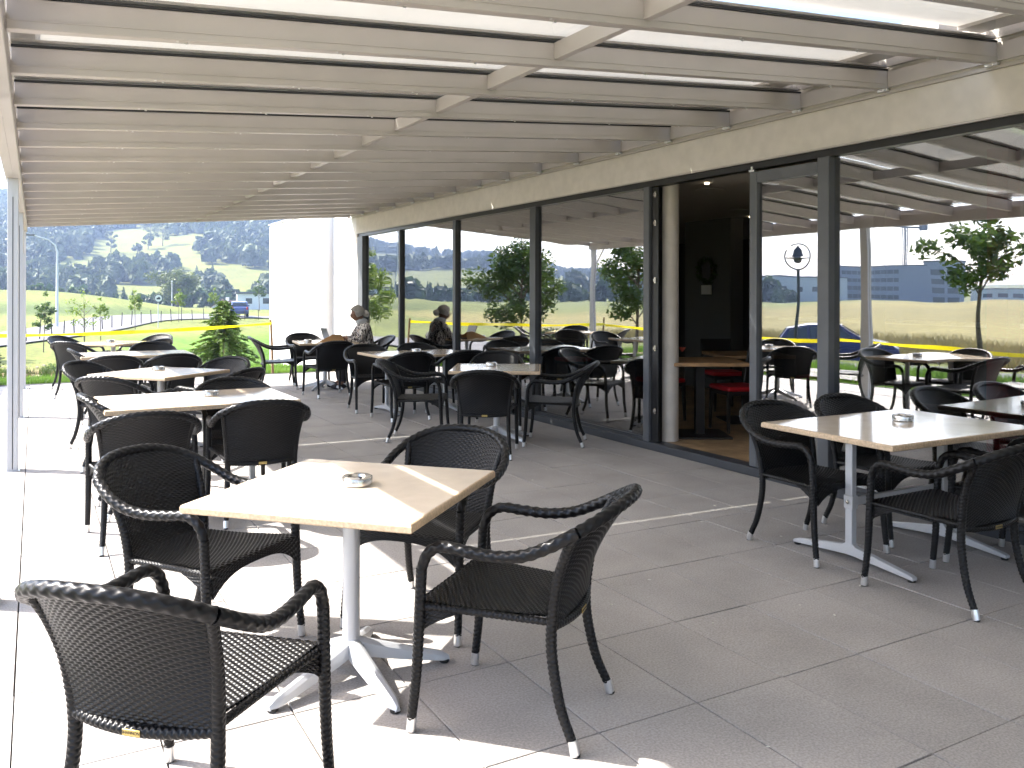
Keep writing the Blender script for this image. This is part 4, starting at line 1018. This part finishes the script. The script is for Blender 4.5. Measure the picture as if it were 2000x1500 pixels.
cafe_table(8.6, 6.7, 10, 'wooden cafe table deep inside the dark room'); cafe_table(6.6, 10.6, 0, 'wooden cafe table inside behind the left windows')
cafe_chair(6.42, 6.62, 75, 'red cushioned chair tucked in right of the first inside table'); cafe_chair(7.45, 7.9, 160, 'red cushioned chair behind the second inside table'); cafe_chair(6.2, 7.6, 175, 'red cushioned chair in the dark behind the first inside table')
cafe_chair(7.0, 10.6, 90, 'red cushioned chair inside behind the left windows'); cafe_chair(8.0, 6.9, -80, 'red cushioned chair deep in the dark room')
dr = empty('cocktail_glass', (5.60, 6.52, .833), 0, 'stemmed glass with a pink drink on the inside table', 'glass')
MB().lathe([(.035, 0), (.035, .003), (.004, .006), (.004, .085), (.045, .15)], 20, cap=False).build('bowl', M_clear, dr, True); MB().lathe([(.008, .093), (.036, .137)], 20).build('drink', mat('pink_drink', (.55, .10, .07), .2), dr, True)
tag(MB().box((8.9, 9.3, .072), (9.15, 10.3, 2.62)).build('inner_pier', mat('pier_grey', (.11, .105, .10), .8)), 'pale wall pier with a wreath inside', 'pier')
wr = empty('wall_wreath', (8.87, 9.78, 1.85), rad(-90), 'round leafy wreath with a white card hanging on the inside pier', 'wreath')
link('leaves', leaf_cloud([(math.cos(a)*.17, 0, math.sin(a)*.17, .05) for a in np.linspace(0, 6, 16)], 500, .05, .5, 'leaves', M_leaf_d), wr); MB().box((-.10, -.015, -.36), (.12, .0, -.22), .002).build('card', M_white, wr)
bar = empty('bar_counter', (10.5, 7.5, .072), 0, 'dark bar counter with pale top deep inside', 'counter'); MB().box((-.3, -2, 0), (.3, 2, 1.02)).build('body', M_darkwood, bar); MB().box((-.36, -2.05, 1.02), (.36, 2.05, 1.06), .004).build('counter_top', M_blight, bar)
tag(MB().box((6.52, 5.03, .074), (6.68, 5.17, 2.6)).build('inner_post', mat('post_greygreen', (.40, .43, .40), .7)), 'pale grey-green post inside, behind the right-hand window', 'post')
tag(MB().box((6.3, 3.70, .074), (6.46, 3.86, 2.6)).build('red_pillar', M_red), 'red pillar behind the right-hand window', 'pillar')
for X, Y, lab in ((6.3, 6.9, 'round ceiling recess nearest the door'), (8.2, 8.4, 'round ceiling recess deeper in the room')):
    o = MB().lathe([(.16, 0), (.16, .006), (.13, .012)], 30).build('ceiling_speaker', M_ceil, None, True, (X, Y, 2.606)); tag(o, lab, 'ceiling fitting', 'ceiling fittings')
M_spot = bpy.data.materials.new('lit_spot'); M_spot.use_nodes = True; M_spot.node_tree.nodes['Principled BSDF'].inputs['Emission Color'].default_value = (1, .85, .6, 1); M_spot.node_tree.nodes['Principled BSDF'].inputs['Emission Strength'].default_value = 2.5
for X, Y, lab in ((5.9, 6.5, 'tiny lit ceiling spot just inside the door'), (9.0, 9.0, 'tiny lit ceiling spot far inside the room, left'), (8.2, 6.9, 'tiny lit ceiling spot far inside the room, right')):
    tag(MB().lathe([(.022, 0), (.022, .012)], 16).build('ceiling_spot', M_spot, None, False, (X, Y, 2.604)), lab, 'ceiling light', 'ceiling spots')

# ------------------------------------------------------------------ laptop, folder
M_lap = mat('laptop_grey', (.05, .055, .06), .4); M_scr = mat('screen_glass', (.16, .22, .34), .15, spec=.8)
lp = empty('laptop', (4.10, 12.97, .7405), rad(100), 'open grey laptop on the woman\'s table', 'laptop')
MB().box((-.16, -.11, 0), (.16, .11, .016), .003).build('base', M_lap, lp)
MB().box((-.14, -.03, .0162), (.14, .09, .0180)).build('keyboard', M_gasket, lp)
lid = MB().box((-.16, -.004, 0), (.16, .004, .215), .003).build('lid', M_lap, lp); lid.location = (0, .11, .012); lid.rotation_euler = (rad(-22), 0, 0)
MB().box((-.148, -.0055, .012), (.148, -.0042, .205)).build('screen', M_scr, lid)
lid.rotation_euler = (rad(-20), 0, 0)
lp.rotation_euler = (0, 0, rad(90))
fo = empty('paper_folder', (3.98, 12.76, .7405), rad(-8), 'tan cardboard folder standing half open beside the laptop', 'folder'); M_card = mat('card_tan', (.50, .30, .13), .8)
mb = MB()
for pts in (((-.23, -.05, .001), (.21, -.07, .001), (.16, .03, .115), (.03, .035, .12)), ((.03, .035, .12), (.16, .03, .115), (.23, .15, .002), (-.10, .16, .002))):
    f = mb.bm.faces.new([mb.bm.verts.new(p) for p in pts]); 
bmesh.ops.solidify(mb.bm, geom=list(mb.bm.faces), thickness=.004)
mb.build('cover', M_card, fo)

# ------------------------------------------------------------------ the seated woman
def skin(name, pts, edges, radii, m, parent=None, sub=2, root=0):
    me_ = bpy.data.meshes.new(name); me_.from_pydata(pts, edges, []); o = bpy.data.objects.new(name, me_); C.objects.link(o)
    md = o.modifiers.new('skin', 'SKIN'); md.use_smooth_shade = True
    for i, v_ in enumerate(me_.skin_vertices[0].data):
        r_ = radii[i]; v_.radius = r_ if hasattr(r_, '__len__') else (r_, r_); v_.use_root = (i == root)
    o.modifiers.new('sub', 'SUBSURF').levels = sub; o.modifiers['sub'].render_levels = sub
    dg = bpy.context.evaluated_depsgraph_get(); mesh = bpy.data.meshes.new_from_object(o.evaluated_get(dg)); bpy.data.objects.remove(o)
    mesh.materials.clear(); mesh.materials.append(m); mesh.polygons.foreach_set('use_smooth', [True]*len(mesh.polygons))
    return link(name, mesh, parent)
M_skin = mat('skin', (.22, .11, .068), .55); M_scarf = mat('scarf_fabric', (.62, .58, .53), .9, noise_amt=.1, noise_scale=22); M_pants = mat('dark_trousers', (.03, .028, .035), .85)
M_blouse = bpy.data.materials.new('patterned_blouse'); M_blouse.use_nodes = True; n = M_blouse.node_tree; b = n.nodes['Principled BSDF']; b.inputs['Roughness'].default_value = .85
tc = n.nodes.new('ShaderNodeTexCoord'); mp = n.nodes.new('ShaderNodeMapping'); mp.inputs['Scale'].default_value = (30, 55, 24); mp.inputs['Rotation'].default_value = (.5, .4, .7)
vo = n.nodes.new('ShaderNodeTexNoise'); vo.inputs['Scale'].default_value = 1.0; vo.inputs['Detail'].default_value = 1.5; vo.inputs['Distortion'].default_value = .8
rp = n.nodes.new('ShaderNodeValToRGB'); rp.color_ramp.interpolation = 'CONSTANT'; rp.color_ramp.elements[0].color = (.035, .02, .02, 1); rp.color_ramp.elements[1].position = .5; rp.color_ramp.elements[1].color = (.62, .56, .50, 1)
n.links.new(tc.outputs['Object'], mp.inputs[0]); n.links.new(mp.outputs[0], vo.inputs['Vector']); n.links.new(vo.outputs[0], rp.inputs[0]); n.links.new(rp.outputs[0], b.inputs['Base Color'])
# local frame: facing +y, seat at the origin
J = {'pel': (0, -.02, .50), 'wst': (0, -.02, .64), 'cst': (0, .02, .84), 'nkb': (0, .055, 1.01), 'nk': (0, .09, 1.07), 'hd': (0, .115, 1.16), 'hd2': (0, .11, 1.235),
     'sL': (-.165, .04, .97), 'eL': (-.215, .16, .755), 'wL': (-.10, .375, .80), 'pL': (-.075, .425, .80), 'sR': (.165, .04, .97), 'eR': (.215, .16, .755), 'wR': (.10, .375, .80), 'pR': (.075, .425, .80),
     'hL': (-.095, .02, .50), 'kL': (-.115, .43, .50), 'aL': (-.12, .40, .10), 'tL': (-.125, .53, .04), 'hR': (.095, .02, .50), 'kR': (.115, .43, .50), 'aR': (.12, .38, .10), 'tR': (.125, .51, .04)}
R = {'pel': (.15, .12), 'wst': (.14, .11), 'cst': (.155, .115), 'nkb': (.085, .07), 'nk': .052, 'hd': (.075, .085), 'hd2': (.072, .088), 'sL': .058, 'eL': .042, 'wL': .027, 'pL': (.04, .016), 'sR': .058, 'eR': .042, 'wR': .027, 'pR': (.04, .016),
     'hL': .085, 'kL': .058, 'aL': .038, 'tL': (.04, .028), 'hR': .085, 'kR': .058, 'aR': .038, 'tR': (.04, .028)}
E_ = [('pel', 'wst'), ('wst', 'cst'), ('cst', 'nkb'), ('nkb', 'nk'), ('nk', 'hd'), ('hd', 'hd2'), ('cst', 'sL'), ('sL', 'eL'), ('eL', 'wL'), ('wL', 'pL'), ('cst', 'sR'), ('sR', 'eR'), ('eR', 'wR'), ('wR', 'pR'), ('pel', 'hL'), ('hL', 'kL'), ('kL', 'aL'), ('aL', 'tL'), ('pel', 'hR'), ('hR', 'kR'), ('kR', 'aR'), ('aR', 'tR')]
for sd, sg in (('L', -1), ('R', 1)):       # fingers, curled on the keys
    px_, py_, pz_ = J['p'+sd]
    for k, (fx, ln) in enumerate(((-.026, .055), (-.009, .064), (.009, .060), (.026, .046))):
        a1_, a2_ = 'f%s%da' % (sd, k), 'f%s%db' % (sd, k)
        J[a1_] = (px_+fx*1.05, py_+.02+ln*.45, pz_+.006); J[a2_] = (px_+fx*1.1, py_+.02+ln, pz_-.030); R[a1_] = .0095; R[a2_] = .0078; E_ += [('p'+sd, a1_), (a1_, a2_)]
    J['th'+sd] = (px_-sg*.035, py_-.005, pz_-.004); J['th2'+sd] = (px_-sg*.052, py_+.032, pz_-.022); R['th'+sd] = .012; R['th2'+sd] = .009; E_ += [('w'+sd, 'th'+sd), ('th'+sd, 'th2'+sd)]
ks = list(J); ix = {k: i for i, k in enumerate(ks)}
person = skin('person', [J[k] for k in ks], [(ix[a], ix[c]) for a, c in E_], [R[k] for k in ks], M_skin, None, 2, 0)
def garment(name, sel, grow, m, rootk):
    kk = [k for k in ks if k in sel]; ii_ = {k: i for i, k in enumerate(kk)}
    rr_ = [tuple(np.array(R[k])+grow) if hasattr(R[k], '__len__') else R[k]+grow for k in kk]
    return skin(name, [sel[k] if isinstance(sel, dict) else J[k] for k in kk], [(ii_[a], ii_[c]) for a, c in E_ if a in ii_ and c in ii_], rr_, m, person, 2, ii_[rootk])
bl_ = {k: J[k] for k in ('pel', 'wst', 'cst', 'nkb', 'sL', 'eL', 'sR', 'eR', 'wL', 'wR')}
for sd in 'LR':
    e_, w_ = np.array(J['e'+sd]), np.array(J['w'+sd]); bl_['w'+sd] = tuple(e_+(w_-e_)*.8)
garment('blouse', bl_, .022, M_blouse, 'cst')
garment('trousers', {k: J[k] for k in ('pel', 'hL', 'kL', 'aL', 'hR', 'kR', 'aR')}, .016, M_pants, 'pel')
# headscarf: wrapped shell open at the face, knot and tail at the back, folds over the shoulders
mb = MB(); nu, nv2 = 40, 22; rows = []
for i in range(nv2):
    t = i/(nv2-1); ring = []
    for j in range(nu+1):
        a = rad(16)+(rad(344)-rad(16))*j/nu       # opening faces +y
        ph = t*rad(118); fold = .0035*math.sin(a*9+t*14)+.002*math.sin(a*17-t*8)
        rx, ry, rz = .098, .118, .122
        k_ = math.sin(ph) if ph < rad(90) else 1-.30*math.sin(ph-rad(90))
        open_ = sst(.30, .62, t)
        aa = math.pi+(a-math.pi)*(1-.26*float(open_))
        ring.append(mb.bm.verts.new(((rx*k_+fold)*math.sin(aa), .10-.012+(ry*k_+fold)*math.cos(aa), 1.195+rz*math.cos(ph))))
    rows.append(ring)
for p, q_ in zip(rows, rows[1:]):
    for k in range(nu): mb.bm.faces.new((p[k], p[k+1], q_[k+1], q_[k]))
bmesh.ops.solidify(mb.bm, geom=list(mb.bm.faces), thickness=.004)
sc = mb.build('headscarf', M_scarf, person, True)
def lump(c_, s_, seed, amp=.12):
    mb = MB(); r_ = bmesh.ops.create_icosphere(mb.bm, subdivisions=3, radius=1)
    for v_ in mb.bm.verts:
        f_ = 1+amp*noise.noise(v_.co*2.2+Vector((seed, 0, 0)))+amp*.6*math.sin(v_.co.x*9+v_.co.z*5+seed); v_.co = Vector((v_.co.x*s_[0]*f_+c_[0], v_.co.y*s_[1]*f_+c_[1], v_.co.z*s_[2]*f_+c_[2]))
    return mb
lump((0, -.035, 1.135), (.05, .045, .05), 3, .25).build('knot', M_scarf, sc, True)
lump((0, .062, 1.045), (.100, .098, .060), 8).build('neck_wrap', mat('inner_scarf_grey', (.50, .50, .50), .9), person, True)
lump((0, .108, 1.17), (.072, .098, .105), 1, .01).build('head', M_skin, person, True)
MB().tube([(0, .199, 1.195), (0, .213, 1.170), (0, .205, 1.158)], [.009, .013, .010], 10).build('nose', M_skin, person, True)
MB().tube([(-.022, .212, 1.136), (0, .219, 1.135), (.022, .212, 1.136)], [.004, .0065, .004], 8).build('mouth', mat('lips', (.30, .09, .07), .5), person, True)
for s_ in (-1, 1): lump((s_*.122, .465, .045), (.048, .125, .045), 4, .02).build('shoe', M_pants, person, True)
gl_ = MB()
for s_ in (-1, 1):
    gl_.tube([(s_*.036+.026*math.cos(a), .222-.012*abs(math.cos(a)), 1.203+.019*math.sin(a)) for a in np.linspace(0, 6.2832, 17)], .0022, 6); gl_.tube([(s_*.062, .21, 1.205), (s_*.085, .12, 1.20)], .002, 6)
gl_.build('glasses', M_gasket, person, True)
for s_ in (-1, 1): MB().lathe([(.001, -.006), (.008, -.003), (.010, .002), (.001, .006)], 12, Matrix.Translation((s_*.034, .207, 1.203)) @ Matrix.Rotation(rad(90), 4, 'X')).build('eye', M_darkwood, person, True)
PV = Vector((0, .09, 1.07)); TM = Matrix.Translation(PV) @ Matrix.Rotation(rad(-20), 4, 'X') @ Matrix.Translation(-PV)
for ch in person.children:
    if ch.name.split('.')[0] in ('headscarf', 'head', 'nose', 'mouth', 'glasses', 'eye'): ch.matrix_local = TM
person.location = (4.60, 12.95, 0); person.rotation_euler = (rad(0), 0, rad(86)); tag(person, 'woman in a pale headscarf and speckled blouse typing at the laptop', 'person')

# ------------------------------------------------------------------ haze
M_haze = bpy.data.materials.new('haze_air'); M_haze.use_nodes = True; n = M_haze.node_tree; n.nodes.clear()
vp = n.nodes.new('ShaderNodeVolumePrincipled'); vp.inputs['Color'].default_value = (.52, .68, 1, 1); vp.inputs['Density'].default_value = .00042; vp.inputs['Anisotropy'].default_value = .2
oo = n.nodes.new('ShaderNodeOutputMaterial'); n.links.new(vp.outputs[0], oo.inputs['Volume'])
hz = MB().box((-1750, -1750, -6), (1750, 1750, 262)).build('haze', M_haze); tag(hz, kind='stuff')
